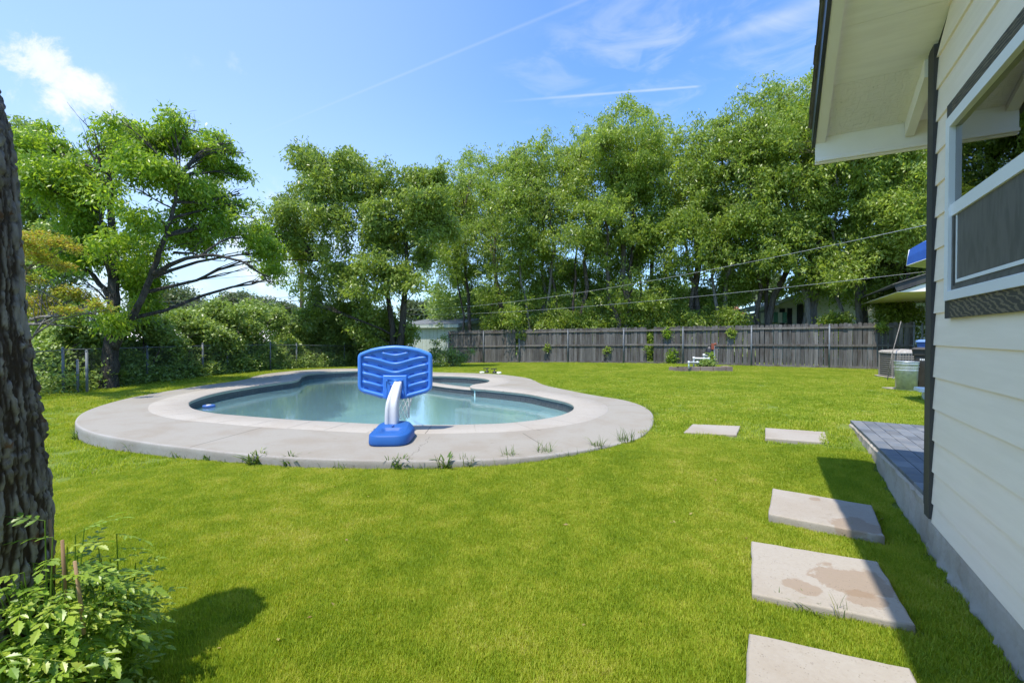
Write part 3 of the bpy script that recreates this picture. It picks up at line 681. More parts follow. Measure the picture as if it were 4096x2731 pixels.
tri = tessellate_polygon([[Vector(p) for p in fl]]); mb.add(fl, [tuple(t) for t in tri])
mb.build('pool_shell', M['plaster'], PR, True)
# tiles of the band
tm = MB(); tm.box(-.0745, .0745, -.006, .0, -.0745, .0745); tile_me = tm.mesh('tile', M['tile'])
def lay_tiles(P, closed, zc, parent, off=(0, 0, 0)):
    Q = resample(P, .1515, closed); n = len(Q) - (0 if closed else 1)
    for i in range(n):
        p, q = Q[i], Q[(i+1) % len(Q)]; mid = (p+q)/2; ang = math.atan2(q[1]-p[1], q[0]-p[0])
        place('tile', tile_me, parent, (mid[0]-off[0], mid[1]-off[1], zc), (0, 0, ang))
lay_tiles(pool + Np*.034, True, DZ-.07-.0745, PR, (-2.5, 10))
# dividing wall of the shallow corner
dv = resample(np.array([(-.78, 11.70), (-1.15, 11.93), (-1.60, 12.32), (-2.05, 12.80), (-2.5, 13.35), (-2.85, 14.0), (-3.05, 14.7), (-3.1, 15.3)]), .1, False)
dv = np.vstack([dv[:1], (dv[:-2]+2*dv[1:-1]+dv[2:])/4, dv[-1:]])
T = np.gradient(dv, axis=0); T /= np.linalg.norm(T, axis=1, keepdims=True); nn = np.stack([T[:, 1], -T[:, 0]], 1); nn = -nn if nn[0, 1] > 0 else nn
mb = MB(); mb.strip([[(*(p+n*.16), -1.1), (*(p+n*.16), .03), (*(p-n*.16), .03), (*(p-n*.16), -1.1)] for p, n in zip(dv, nn)], smooth=False)
dw = mb.build('dividing_wall', M['plaster'], PR, True)
mb = MB(); mb.strip([[(*(p+n*.15), .03), (*(p+n*.19), .035), (*(p+n*.195), .055), (*(p+n*.17), .072), (*(p-n*.17), .072), (*(p-n*.195), .055), (*(p-n*.19), .035)] for p, n in zip(dv, nn)])
mb.build('wall_cap', M['cope'], dw, True)
lay_tiles((dv + nn*.17)[1:][::-1], False, -.045, PR, (-2.5, 10)); lay_tiles((dv - nn*.17)[1:], False, -.045, PR, (-2.5, 10))
# shallow corner floor and entry steps
spa = MB(); poly = [(-1.1, 11.95), (-.62, 12.3), (-.35, 13.2), (-.9, 14.2), (-2.0, 14.95), (-3.2, 15.2), (-2.9, 14.0), (-2.1, 12.9)]
spa.prism(poly, -1.2, -.42, 'z'); spa.build('shallow_floor', M['plaster_light'], PR, True)
for (px, py, z, r) in [(2246, 1652, -.17, .62), (2165, 1658, -.36, .74), (2085, 1664, -.55, .80)]:
    p = onz(px, py, z); st = MB(); st.lathe([(0, z), (r-.04, z), (r-.01, z-.012), (r, z-.04), (r, -1.25)], 40, (p.x+.12, p.y)); st.build('step', M['plaster_light'], PR, True)
# a bench ledge runs along the right hand wall
rows = []
for i in range(n_p):
    if pool[i][0] > -1.2 and pool[i][1] > 8.6 and pool[i][1] < 11.7:
        rows.append([(*(pool[i]+Np[i]*.03), -.40), (*(pool[i]-Np[i]*.36), -.40), (*(pool[i]-Np[i]*.38), -.43), (*(pool[i]-Np[i]*.38), -1.2)])
mb = MB(); mb.strip(rows); mb.build('bench_ledge', M['plaster_light'], PR, True)
wt = MB(); wp = [(*(p), WZ) for p in pool + Np*.036]; tri = tessellate_polygon([[Vector(p) for p in wp]]); wt.add(wp, [tuple(t) for t in tri])
w_ = wt.build('water', M['water']); tag(w_, 'calm pale turquoise pool water', None, None, 'structure')
for p in w_.data.polygons:
    if p.normal.z < 0: p.flip()

# ------------------------------------------------ poolside basketball hoop
BX, BY = -1.465, 5.68
hoop = thing('basketball_hoop', 'blue poolside basketball hoop with white pole at the pool edge', 'basketball hoop', (BX, BY, DZ+.002))
hoop.rotation_euler = (0, 0, R(3))
# base: rounded water tank, wide in front, chamfered top, with a sloping hollow
def rrect(x0, x1, y0, y1, r, n=6):
    out = []
    for cx, cy, a0 in ((x1-r, y1-r, 0), (x0+r, y1-r, 90), (x0+r, y0+r, 180), (x1-r, y0+r, 270)):
        for k in range(n+1): a = R(a0+90*k/n); out.append((cx+r*math.cos(a), cy+r*math.sin(a)))
    return out
import bmesh
NB = 64
def base_r(z, ins):
    out = []
    for k in range(NB):
        a = 2*math.pi*k/NB; c, s = math.cos(a), math.sin(a); e = 4.2
        hw = .245 - ins; hl = .375 - ins*1.2
        rr = (abs(c/hw)**e + abs(s/hl)**e)**(-1/e); x, y = rr*c, rr*s
        if y > .14: x *= 1 - (y-.14)*.75                 # narrows to the rear
        out.append((x, y, z))
    return out
bm_rows = [base_r(0, .012), base_r(.012, .002), base_r(.03, 0), base_r(.110, .005), base_r(.124, .016)]
top = [(x, y, .126 + .036*float(sstep(-.18, .12, y))) for x, y, _ in base_r(0, .045)]; bm_rows.append(top)
top2 = [(x*.93, y*.95, .134 + .042*float(sstep(-.2, .12, y))) for x, y, _ in base_r(0, .055)]; bm_rows.append(top2)
mb = MB(); rows = [[r[k] for r in bm_rows] for k in range(NB)]; mb.strip(rows, True)
# top cap as a grid with the hollow pressed in
ring = top2; cx_, cy_ = 0, 0; G = 18; lay = [ring]
for q in range(1, G):
    f_ = 1 - q/G; lay.append([])
    for (x, y, z) in ring:
        X_, Y2 = x*f_, y*f_ + .0*(1-f_); zz = .134 + .042*float(sstep(-.2, .12, Y2))
        hol = float(1-sstep(.075, .135, abs(X_) - max(0, (-Y2-.15))*.15))*float(1-sstep(-.075, -.025, Y2))
        zz = zz*(1-hol) + .112*hol; lay[-1].append((X_, Y2, zz))
mb.strip([[l[k] for l in lay] for k in range(NB)], True)
mb.add(lay[-1], [tuple(range(NB))])
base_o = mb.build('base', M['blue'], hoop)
mb = MB(); mb.lathe([(.018, .170), (.018, .182), (0, .183)], 14, (0, -.015)); mb.build('filler_cap', M['blue_slot'], hoop)
# pole: a boxy moulded column that bends forward
def boxtube(path, wd, dp, mat, name, groove=.012):
    rows = []
    for (x, y, z, tilt), w, d in zip(path, wd, dp):
        c, s = math.cos(tilt), math.sin(tilt); sec = []
        for (u, v) in [(-.5,-.30),(-.42,-.46),(-.2,-.5),(-.17,-.44),(.17,-.44),(.2,-.5),(.42,-.46),(.5,-.30),(.5,.2),(.40,.26),(.40,.34),(.5,.38),(.40,.5),(-.40,.5),(-.5,.38),(-.40,.34),(-.40,.26),(-.5,.2)]:
            dx, dy, dz = u*w, v*d*c, -v*d*s
            sec.append((x+dx, y+dy, z+dz))
        rows.append(sec+[sec[0]])
    m_ = MB(); m_.strip(rows, smooth=True); m_.add(rows[-1][:-1], [tuple(range(len(rows[-1])-1))]); o = m_.build(name, mat, hoop)
    return o
DYB = 6.14-BY                                            # back face of the board, local
px_ = -.045
path = [(px_+.0, .16, .15, 0), (px_, .16, .26, 0), (px_+.0, .162, .36, R(4)), (px_+.004, .175, .425, R(20)), (px_+.010, .215, .475, R(40)), (px_+.016, .28, .53, R(48)), (px_+.022, .35, .59, R(48)), (px_+.03, DYB+.0, .65, R(48))]
boxtube(path, [.165,.160,.152,.142,.132,.122,.112,.104], [.17,.165,.16,.15,.14,.13,.12,.11], M['white_pl'], 'pole')
# board
q_ = 6.12/1850*.3189
def bxy(x, y):                                           # pixel of the 1568 close-up to the board plane
    return ((x-740)*q_ , 1.42 - ((1350 + y*.3189) - 1342)*6.12/1850 - DZ)
bx0 = -1.528 - BX
outl = [(276,250),(285,215),(305,195),(340,180),(440,142),(560,117),(660,105),(740,101),(820,105),(920,117),(1040,142),(1140,180),(1175,195),(1194,215),(1204,250),
        (1204,600),(1198,640),(1180,668),(1150,690),(1110,703),(980,738),(880,767),(845,776),(640,776),(600,767),(500,738),(370,703),(328,690),(300,668),(282,640),(276,600)]
outl = [bxy(*p) for p in outl]; outl = [(x+bx0, z) for x, z in outl]
cxm = bx0; czm = sum(z for _, z in outl)/len(outl)
def shrink(P, w):
    P = np.array(P); P = ccw(P); return P - normals(P)*w
O = ccw(np.array(outl)); O = resample(O, .02)
rr = [shrink(O, w) for w in (0, .004, .016, .040, .050, .054)]
ys_ = [DYB+.012, DYB-.012, DYB-.026, DYB-.026, DYB-.018, DYB+.006]
mb = MB(); mb.strip([[(r[k][0], y, r[k][1]) for r, y in zip(rr, ys_)] for k in range(len(O))], True)
mb.strip([[(O[k][0], DYB+.012, O[k][1]), (O[k][0], DYB+.035, O[k][1])] for k in range(len(O))], True)
mb.add([(p[0], DYB+.006, p[1]) for p in rr[-1]], [tuple(range(len(O)))]); mb.add([(p[0], DYB+.035, p[1]) for p in O], [tuple(range(len(O)))])
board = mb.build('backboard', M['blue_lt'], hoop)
inner = ccw(np.array(rr[-1]))
def rib(line, th, name='rib'):
    """line: pixels of the ridge's bright top edge; ridge hangs th metres below it"""
    P = [(bxy(*p)[0]+bx0, bxy(*p)[1]) for p in line]
    P = resample(np.array(P), .02, False); P = np.vstack([P[:1], (P[:-2]+2*P[1:-1]+P[2:])/4, P[-1:]])
    y0 = DYB+.006; rows = []
    for i, (x, z) in enumerate(P):
        e = min(1, min(i, len(P)-1-i)/1.5); d = .001+.027*e
        rows.append([(x, y0, z+.007), (x, y0-d*.5, z+.004), (x, y0-d*.92, z+.000), (x, y0-d, z-.007), (x, y0-d*.95, z-th*.50), (x, y0-d*.60, z-th*.60), (x, y0-d*.55, z-th*.80), (x, y0-d*.25, z-th*.92), (x, y0, z-th)])
    m_ = MB(); m_.strip(rows); m_.add(rows[0], [tuple(range(9))]); m_.add(rows[-1], [tuple(range(8, -1, -1))]); m_.build(name, M['blue_lt'], board, False)
TH = .062
rib([(560,180),(640,197),(700,212),(740,216),(780,212),(840,197),(920,180)], .055)
rib([(335,240),(440,247),(560,279),(680,314),(740,323),(800,314),(920,279),(1040,247),(1145,240)], TH)
rib([(326,328),(450,352),(580,390),(690,424),(740,431),(790,424),(900,390),(1030,352),(1154,328)], TH)
for sg in (1, -1):
    mm = lambda L: [(740+sg*(x-740), y) for x, y in L]
    rib(mm([(326,434),(450,458),(588,500)]), TH); rib(mm([(326,540),(450,566),(588,608)]), TH); rib(mm([(345,655),(450,682),(575,722)]), .05)
def plate(x0, y0, x1, y1, ya, yb, mat, name, r=.012, par=None, taper=.012):
    a, z1 = bxy(x0, y0); b, z0 = bxy(x1, y1); a += bx0; b += bx0
    P = np.array(rrect(a, b, z0, z1, r, 5)); P2 = shrink(P, taper); P3 = shrink(P, taper+.004); m_ = MB()
    P = ccw(P); m_.strip([[(P[k][0], ya, P[k][1]), (P2[k][0], yb+.003, P2[k][1]), (P3[k][0], yb, P3[k][1])] for k in range(len(P))], True)
    m_.add([(p[0], yb, p[1]) for p in P3], [tuple(range(len(P3)))]); return m_.build(name, mat, par or hoop)
plate(585,468,895,772, DYB+.006, DYB-.030, M['blue_lt'], 'mount_plate', .018)
plate(633,522,847,774, DYB-.028, DYB-.060, M['blue_lt'], 'mount_bracket', .006, None, .020)
plate(688,586,776,700, DYB-.058, DYB-.085, M['blue_slot'], 'pole_socket', .006, None, .002)
sm_ = MB()
for (x, y, ang) in [(742,186,0),(740,293,0),(740,402,0),(603,266,-15),(468,226,-16),(553,358,-15),(375,308,-14),(878,266,15),(1015,226,16),(928,358,15),(1105,308,14),
                    (535,461,-14),(378,412,-14),(945,461,14),(1103,412,14),(535,568,-14),(378,520,-14),(945,568,14),(1103,520,14),(535,673,-14),(378,630,-14),(945,673,14),(1103,630,14)]:
    x_, z_ = bxy(x, y); P = np.array(rrect(-.033, .033, -.008, .008, .0075, 4)); m_ = MB(); P = ccw(P); Q = shrink(P, .003)
    c, s = math.cos(R(ang)), math.sin(R(ang))
    tr_ = lambda p, yy: (x_+bx0+p[0]*c-p[1]*s, yy, z_+p[0]*s+p[1]*c)
    m_.strip([[tr_(P[k], DYB+.006), tr_(Q[k], DYB+.001)] for k in range(len(P))], True); m_.add([tr_(p, DYB+.001) for p in Q], [tuple(range(len(Q)))])
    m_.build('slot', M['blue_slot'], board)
# rim and net on the water side
rz, rc = .50, (bx0+.015, DYB+.035+.2)
mb = MB(); mb.tube([(rc[0]+.16*math.cos(a), rc[1]+.16*math.sin(a), rz) for a in np.linspace(0, 2*math.pi, 33)], .008, 6, False)
rim = mb.build('rim', pm('rim_orange', (.5,.12,.03), var=0), hoop); mb2 = MB(); mb2.box(bx0-.05, bx0+.05, DYB+.035, DYB+.09, rz-.05, rz+.01, .004); mb2.build('rim_bracket', M['white_pl'], hoop)
mb = MB(); levels = [(.158, 0), (.145, .06), (.130, .12), (.115, .18), (.105, .24), (.10, .30), (.10, .36)]
for k in range(12):
    for sgn in (1, -1):
        pts = [(rc[0]+.03+r*math.cos(2*math.pi*(k + sgn*.5*i)/12), rc[1]+r*math.sin(2*math.pi*(k + sgn*.5*i)/12), rz-z) for i, (r, z) in enumerate(levels)]
        mb.tube(pts, .0038, 5)
mb.build('net', M['net'], rim)
# chlorine floater
p = onz(820, 1632, WZ); fl_ = thing('chlorine_floater', 'small round blue chlorine floater bobbing at the left pool edge', 'pool floater', (p.x, p.y+.12, WZ))
mb = MB(); mb.lathe([(0,-.05),(.07,-.05),(.085,-.02),(.115,0),(.12,.02),(.115,.045),(.10,.05),(.06,.038),(0,.036)], 28); mb.build('ring', M['bin_blue'], fl_)
mb = MB(); mb.lathe([(.05,.037),(.05,.052),(.04,.058),(0,.058)], 20); mb.build('cap', M['white_pl'], fl_)
# ------------------------------------------------ the house at the right
house = thing('house', 'white lap-sided house gable wall close at the right edge', 'house', (CX, CY, 0), HRZ)
ZS = lambda s: 3.3125 + .41*s                            # underside of the roof along the rake
rows_z = [.216, .341] + [.5445+.2035*k for k in range(24)]
S1 = 5.2; RID = 4.3
def zroof(s): return ZS(s) if s < RID else ZS(RID) - .41*(s-RID)
def plank(s0b, s0t, s1b, s1t, z0, z1, yb=-.017, yt=-.005):
    m_ = MB(); m_.hexa([(s0b,yb,z0),(s1b,yb,z0),(s1b,.0,z0),(s0b,.0,z0),(s0t,yt,z1),(s1t,yt,z1),(s1t,.0,z1),(s0t,.0,z1)])
    m_.build('siding_board', M['siding'], house)
WS0, WS1, WZ0, WZ1 = .33, 1.33, 1.62, 2.70
for z0, z1 in zip(rows_z[:-1], rows_z[1:]):
    z1 = z1 + .004
    if z0 > ZS(RID): break
    sb = max(0., (z0-3.3125)/.41); st = max(0., (z1-3.3125)/.41)
    if st > RID - .1: continue
    if z0 < WZ1 - .02 and z1 > WZ0 + .04 and z0 > 1.50:
        plank(0, 0, WS0, WS0, z0, z1); plank(WS1, WS1, S1, S1, z0, z1)
        if z1 > 2.76: 
            m_ = MB(); m_.box(WS0, WS1, -.0075, 0, 2.735, z1); m_.build('siding_board', M['siding'], house)
    else: plank(sb, st, S1, S1, z0, z1)
mb = MB()                                                 # sheathing behind the boards with the window opening, end wall
mb.box(-.10, WS0, .002, .12, .21, ZS(-.1)-.01); mb.box(WS0+.001, WS1-.001, .002, .12, .21, WZ0); mb.box(WS0+.001, WS1-.001, .002, .12, WZ1, ZS(WS0)-.01)
mb.box(WS1, S1, .002, .12, .21, 3.6); mb.box(-.10, 0.02, .125, 6, .33, ZS(-.1)-.01)
mb.build('wall', M['siding'], house)
mb = MB(); mb.box(-.105, .0, -.030, -.001, .235, ZS(-.1)+.01, .003); mb.build('corner_board', M['trim_dark'], house)
mb = MB(); mb.box(-.120, -.1065, -.030, .09, .30, ZS(-.13)+.01, .003); mb.build('corner_board', M['trim_dark'], house)
mb = MB()
N_ = 170; rr_ = np.random.default_rng(3)
s_ = np.linspace(-.10, S1, N_); rows = []
for s0 in s_:
    j = rr_.normal(0, .004); rows.append([(s0, .012, .219), (s0, -.004+j, .216), (s0, -.008+j+rr_.normal(0,.004), .17), (s0, -.009+j+rr_.normal(0,.005), .12), (s0, -.010+j+rr_.normal(0,.006), .07), (s0, -.018+rr_.normal(0,.011), .025), (s0, -.022+rr_.normal(0,.012), .0), (s0, -.02, -.12)])
mb.strip(rows); mb.build('foundation', M['found'], house)
# window
win = tag(place('window', None, house)); win.empty_display_size = .1
def wbox(a, b, y0, y1, z0, z1, mat, name, par=win, bev=.004):
    m_ = MB(); m_.box(a, b, y0, y1, z0, z1, bev); return m_.build(name, mat, par)
wbox(.285, .372, -.034, -.026, 1.52, 2.763, M['trim_dark'], 'side_casing', house, 0)
wbox(.372, 1.42, -.034, -.026, 1.52, 1.64, M['trim_rough'], 'sill_casing', house, 0)
wbox(.372, 1.42, -.034, -.026, 2.665, 2.763, M['trim_rough'], 'head_casing', house, 0)
wbox(1.42, 1.51, -.034, -.026, 1.52, 2.763, M['trim_dark'], 'side_casing', house, 0)
y0, y1 = -.046, .03
wbox(.312, .375, y0, y1, 1.622, 2.678, M['vinyl'], 'frame'); wbox(1.30, 1.363, y0, y1, 1.622, 2.678, M['vinyl'], 'frame')
wbox(.3755, 1.2995, y0, y1, 1.622, 1.676, M['vinyl'], 'frame'); wbox(.3755, 1.2995, y0, y1, 2.612, 2.678, M['vinyl'], 'frame')
wbox(.3755, 1.2995, y0+.012, y1, 2.100, 2.172, M['vinyl'], 'meeting_rail')
wbox(.376, 1.299, -.018, -.014, 2.1725, 2.6115, M['glass'], 'pane', win, 0)
wbox(.376, 1.299, -.022, -.020, 1.6765, 2.0995, M['screen'], 'insect_screen', win, 0)
wbox(.376, .400, -.030, -.0225, 1.677, 2.099, M['screen'], 'screen_frame', win, 0)
wbox(.400, 1.299, -.030, -.0225, 1.677, 1.700, M['screen'], 'screen_frame', win, 0)
wbox(.430, 1.28, -.0265, -.0225, 1.716, 1.735, M['vinyl'], 'sash_rail', win, .002)
wbox(.430, .442, -.0265, -.0225, 1.735, 2.095, M['vinyl'], 'sash_stile', win, .002)
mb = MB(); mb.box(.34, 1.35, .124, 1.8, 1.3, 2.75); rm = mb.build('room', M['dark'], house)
# soffit, rafters, rake and eave boards
def slope_box(s0, s1, ya, yb, d0, d1, mat, name, par=house):
    m_ = MB(); m_.hexa([(s0,ya,ZS(s0)+d0),(s1,ya,ZS(s1)+d0),(s1,yb,ZS(s1)+d0),(s0,yb,ZS(s0)+d0),(s0,ya,ZS(s0)+d1),(s1,ya,ZS(s1)+d1),(s1,yb,ZS(s1)+d1),(s0,yb,ZS(s0)+d1)]); return m_.build(name, mat, par)
soff = -.545
slope_box(-.655, -.186, soff, .012, 0, .012, M['osb'], 'soffit_panel')
slope_box(-.655, -.11, .0125, 2.5, 0, .012, M['soffit'], 'soffit_panel')
slope_box(-.183, .235, soff, -.002, 0, .012, M['soffit'], 'soffit_panel')
for a in (.2375, 1.455, 2.6745): slope_box(a, a+1.2165, soff, -.002, 0, .012, M['soffit'], 'soffit_panel')
slope_box(-.66, RID, -.615, soff-.002, -.045, .10, M['cream'], 'rake_board')
slope_box(-.69, RID, -.640, -.617, -.05, .115, M['metal_drip'], 'drip_edge')
slope_box(-.64, -.135, -.045, .010, -.118, -.001, M['cream'], 'rafter')
mb = MB(); mb.box(-.690, -.656, -.6155, 3.0, 2.834, 3.10, .003); mb.build('eave_fascia', M['cream'], house)
mb = MB(); mb.box(-.655, -.632, -.6145, 3.0, 2.846, 2.868, .003); mb.build('eave_trim', M['cream'], house)
slope_box(-.70, RID, -.655, 3.2, .116, .135, M['shingle'], 'roof')
m_ = MB(); z_ = ZS(RID); m_.hexa([(RID,-.655,z_),(RID+4.5,-.655,z_-1.85),(RID+4.5,3.2,z_-1.85),(RID,3.2,z_),(RID,-.655,z_+.135),(RID+4.5,-.655,z_-1.71),(RID+4.5,3.2,z_-1.71),(RID,3.2,z_+.135)]); m_.build('rear_roof', M['shingle'], house)
for k in range(34):
    s0 = -.71+k*.145; e = rr_.normal(0, .003); m_ = MB()
    w0 = -.668+e; m_.hexa([(s0,w0,ZS(s0)+.136),(s0+.15,w0,ZS(s0+.15)+.136),(s0+.15,-.30,ZS(s0+.15)+.136),(s0,-.30,ZS(s0)+.136),(s0,w0,ZS(s0)+.150),(s0+.144,w0,ZS(s0+.144)+.141),(s0+.144,-.30,ZS(s0+.144)+.141),(s0,-.30,ZS(s0)+.150)])
    m_.build('shingle', M['shingle'], house)

# patio beyond the corner, slate-coloured pavers on a concrete slab
patio = thing('patio', 'raised concrete patio slab with slate grey pavers beside the house corner', 'patio', (CX, CY, 0), HRZ)
PT = lambda s: .300 + (s+.1)*.0125                       # s negative away from the camera
mb = MB(); rows = []; rr_ = np.random.default_rng(8)
for s0 in np.linspace(-3.72, -.105, 46):
    j = rr_.normal(0, .008); e = rr_.uniform(0, .02)
    rows.append([(s0, .06, PT(s0)), (s0, .012+e*.8, PT(s0)-.002), (s0, .002+j*.3, PT(s0)-.012-e), (s0, j, PT(s0)-.08), (s0, -.004+j*.6, .1), (s0, -.012, -.08)])
mb.strip(rows, smooth=False)
mb.hexa([(-3.72,.0,-.1),(-.105,.0,-.1),(-.105,3.2,-.1),(-3.72,3.2,-.1),(-3.72,.05,PT(-3.72)-.0),(-.105,.05,PT(-.1)-.0),(-.105,3.2,PT(-.1)-.0),(-3.72,3.2,PT(-3.72))])
mb.build('slab', M['found'], patio)
pv = MB(); pv.box(-.118, .118, -.0600, .0600, 0, .03, .003); pav_me = pv.mesh('paver', M['paver'])
for i in range(15):
    for j in range(18):
        s0 = -3.60 + i*.2415 + (0.0); w0 = .075 + j*.1245
        o = place('paver', pav_me, patio, (s0, w0, PT(s0)+.001+rr_.normal(0, .0008)), (rr_.normal(0,.004), -math.atan(.0125)+rr_.normal(0,.004), rr_.normal(0,.003)))
mb = MB(); mb.hexa([(-3.71,.022,PT(-3.7)+.001),(-.12,.022,PT(-.1)+.001),(-.12,2.3,PT(-.1)+.001),(-3.71,2.3,PT(-3.7)+.001),(-3.71,.022,PT(-3.7)+.010),(-.12,.022,PT(-.1)+.010),(-.12,2.3,PT(-.1)+.010),(-3.71,2.3,PT(-3.7)+.010)])
mb.build('paver_grid', M['black'], patio)

# ------------------------------------------------ stepping slabs
def slab(px, label, th=.05, z=.05):
    P = [onz(x, y, z) for x, y in px]; g0 = min(gz(p.x, p.y) for p in P)
    c = sum(P, Vector())/len(P)
    P2 = ccw(np.array([(p.x, p.y) for p in P])); P2 = resample(P2, .06); g = np.random.default_rng(int(px[0][0]))
    # keep the corners: re-insert
    base = ccw(np.array([(p.x, p.y) for p in P])); pts = []
    for i in range(len(base)):
        a, b = base[i], base[(i+1) % len(base)]; n = max(2, int(np.linalg.norm(b-a)/.07))
        for k in range(n):
            q = a + (b-a)*k/n
            if k: q = q + g.normal(0, .0022, 2)
            pts.append(q)
    pts = np.array(pts); N = normals(pts); m_ = MB()
    m_.strip([[(*(p-n*.010), z), (*(p-n*.002), z-.004), (*p, z-.012), (*(p+n*g.normal(0,.001)), z-th*.7), (*p, z-th-.08)] for p, n in zip(pts, N)], True)
    top = [(*(p-n*.010), z) for p, n in zip(pts, N)]; m_.add(top, [tuple(range(len(top)))])
    t_ = thing('stepping_slab', label, 'paving slab', (c.x, c.y, 0), 0, 'stepping slabs in the lawn')
    m_.build('slab', M['slab'], t_, True); SLABS.append(base); return t_
SLABS = []
slab([(2995,2529),(3640,2668),(3790,2960),(2975,2860)], 'stepping slab nearest the camera, cut off by the bottom edge of the photo')
slab([(3005,2161.5),(3512,2244),(3662,2498),(3008.5,2370)], 'large stepping slab with brown damp stains and a grass tuft at its front edge')
slab([(3090,1951),(3488,2019),(3539,2143),(3075,2053)], 'stepping slab half in the roof shadow, beside the patio corner', .05, .075)
slab([(3061,1710),(3300,1726),(3317,1769),(3061,1750)], 'small pale stepping slab nearest the patio pavers, far end of the row', .05, .175)
slab([(2771,1695),(2962,1703),(2945,1738),(2734,1727)], 'small flat stepping slab nearest the pool deck', .03, .150)

# ------------------------------------------------ wooden fence along the back
fence = thing('wooden_fence', 'weathered grey wooden picket fence along the back of the lawn', 'fence', (F0[0], F0[1], 0), FRZ)
def fpos(d, off=0): return (F0[0]+UY*d+UX*off, F0[1]-UX*d+UY*off)
def fd(sx, base=F0):
    r = ray(sx, 1342); r = r.x/r.y; return (r*base[1]-base[0])/(UY+UX*r)
FL = fd(3655); rf = np.random.default_rng(5)
ftop = lambda d: 1.70 + .0105*d
pk = []
for v in range(3):
    m_ = MB(); h = 1.0; w = .0705
    m_.prism([(-w,0),(w,0),(w,h-.035),(w-.028,h),(-w+.028,h),(-w,h-.035)], -.008, .008); pk.append(m_)
d = .0; miss = [fd(2068), fd(2600)]
while d < FL:
    X_, Y2 = fpos(d); g0 = gz(X_, Y2); t0 = ftop(d) + rf.normal(0, .012)
    gap = .001 if d < 10.5 else .011
    if fd(2740) < d < fd(3330): gap = .014 if rf.random() < .75 else .028
    w = .0705 + rf.normal(0, .0015); h = t0 - g0 + .0
    if any(abs(d-q) < .10 for q in miss): d += .15; continue
    m_ = MB(); m_.prism([(-w,0),(w,0),(w,h-.045),(w*.9,h-.02),(w*.6,h),(-w*.6,h),(-w*.9,h-.02),(-w,h-.045)], -.008, .008)
    o = m_.build('picket', M['picket'], fence); o.location = (d, .03+rf.normal(0,.002), g0); o.rotation_euler = (rf.normal(0,.006), rf.normal(0,.006), rf.normal(0,.02))
    d += 2*w + gap + abs(rf.normal(0, .003))
m_ = MB(); m_.prism([(-.07,0),(.07,0),(.06,.8),(-.06,.78)], -.008, .008); o = m_.build('picket', M['picket'], fence); o.location = (miss[0]-.06, .0, gz(*fpos(miss[0]))); o.rotation_euler = (-.05, .22, 0)
posts_px = [1796,1936,2079,2273,2496,2732.5,3006,3317,3655]
pd = [fd(x) for x in posts_px]
for d in pd:
    g0 = gz(*fpos(d)); m_ = MB(); m_.tube([(d,-.055,g0-.1),(d,-.055,ftop(d)-.04)], .030, 12); m_.lathe([(.034,ftop(d)-.06),(.034,ftop(d)-.035),(.02,ftop(d)-.015),(0,ftop(d)-.01)], 12, (d,-.055)); m_.build('post', M['post'], fence)
for a, b in zip(pd[:-1], pd[1:]):
    for k, zf in enumerate((.0, .5, 1)):
        za = [ftop(a)-.155, (ftop(a)+gz(*fpos(a)))/2+.02, gz(*fpos(a))+.05][k]; zb = [ftop(b)-.155, (ftop(b)+gz(*fpos(b)))/2+.02, gz(*fpos(b))+.05][k]
        za += rf.normal(0,.008); zb += rf.normal(0,.008)
        m_ = MB(); y_a, y_b = -.022, .020
        m_.hexa([(a+.002,y_a,za-.044),(b-.002,y_a,zb-.044),(b-.002,y_b,zb-.044),(a+.002,y_b,za-.044),(a+.002,y_a,za+.044),(b-.002,y_a,zb+.044),(b-.002,y_b,zb+.044),(a+.002,y_b,za+.044)])
        m_.build('rail', M['rail'], fence)
for d in pd:
    for z in (ftop(d)-.155, (ftop(d)+gz(*fpos(d)))/2+.02):
        m_ = MB(); m_.box(d-.055, d+.055, -.034, -.0235, z-.03, z+.03); m_.build('bracket', M['post'], fence)
cf = thing('cedar_fence', 'new orange-brown cedar fence panel behind the bins at the right', 'fence', (*fpos(FL+.12, -.1), 0), FRZ)
for k in range(9):
    m_ = MB(); m_.box(-.068, .068, 0, .018, 0, 1.93); o = m_.build('picket', M['cedar'], cf); o.location = (.30+k*.142, rf.normal(0,.002), .08)
for z in (.5, 1.5): m_ = MB(); m_.box(.2, 1.5, -.04, -.002, z, z+.09); m_.build('rail', M['cedar'], cf)
m_ = MB(); m_.tube([(.08,-.1,0),(.08,-.1,1.86)], .030, 12); m_.build('post', M['post'], cf)

# ------------------------------------------------ chain-link fence on the left
CL = [(-10.5, 7.6), (-10.15, 10.4), (-9.95, 12.7), (-9.85, 14.7), (-9.8, 15.9), (-9.3, 17.6), (-8.9, 19.1), (-7.8, 21.5), (-5.6, 24.6)]
clf = thing('chain_link_fence', 'low chain-link fence with steel posts along the left side of the lawn', 'fence', (CL[0][0], CL[0][1], 0))
clp = [(-10.1,10.4,1.02),(-9.85,10.48,.74),(-9.66,10.5,.95),(-10.02,12.7,1.0),(-9.77,14.6,1.05),(-9.8,15.9,1.05),(-9.2,17.6,1.05),(-8.9,19.1,1.05),(-7.8,21.5,1.05),(-10.4,8.2,1.0)]
for x, y, h in clp:
    g0 = gz(x, y); m_ = MB(); m_.tube([(x,y,g0-.1),(x,y,g0+h)], .027, 10); m_.lathe([(.031,g0+h-.01),(.031,g0+h+.01),(.018,g0+h+.025),(0,g0+h+.03)], 10, (x,y)); m_.lathe([(.036,g0+h*.55),(.036,g0+h*.55+.03)], 10, (x,y)); m_.build('post', M['post'], clf, True)
m_ = MB(); m_.tube([(x, y, gz(x,y)+.98) for x, y in CL], .012, 8); m_.build('top_rail', M['post'], clf, True)
m_ = MB(); Q = resample(np.array(CL), .055, False)
HH = .95; nst = 14
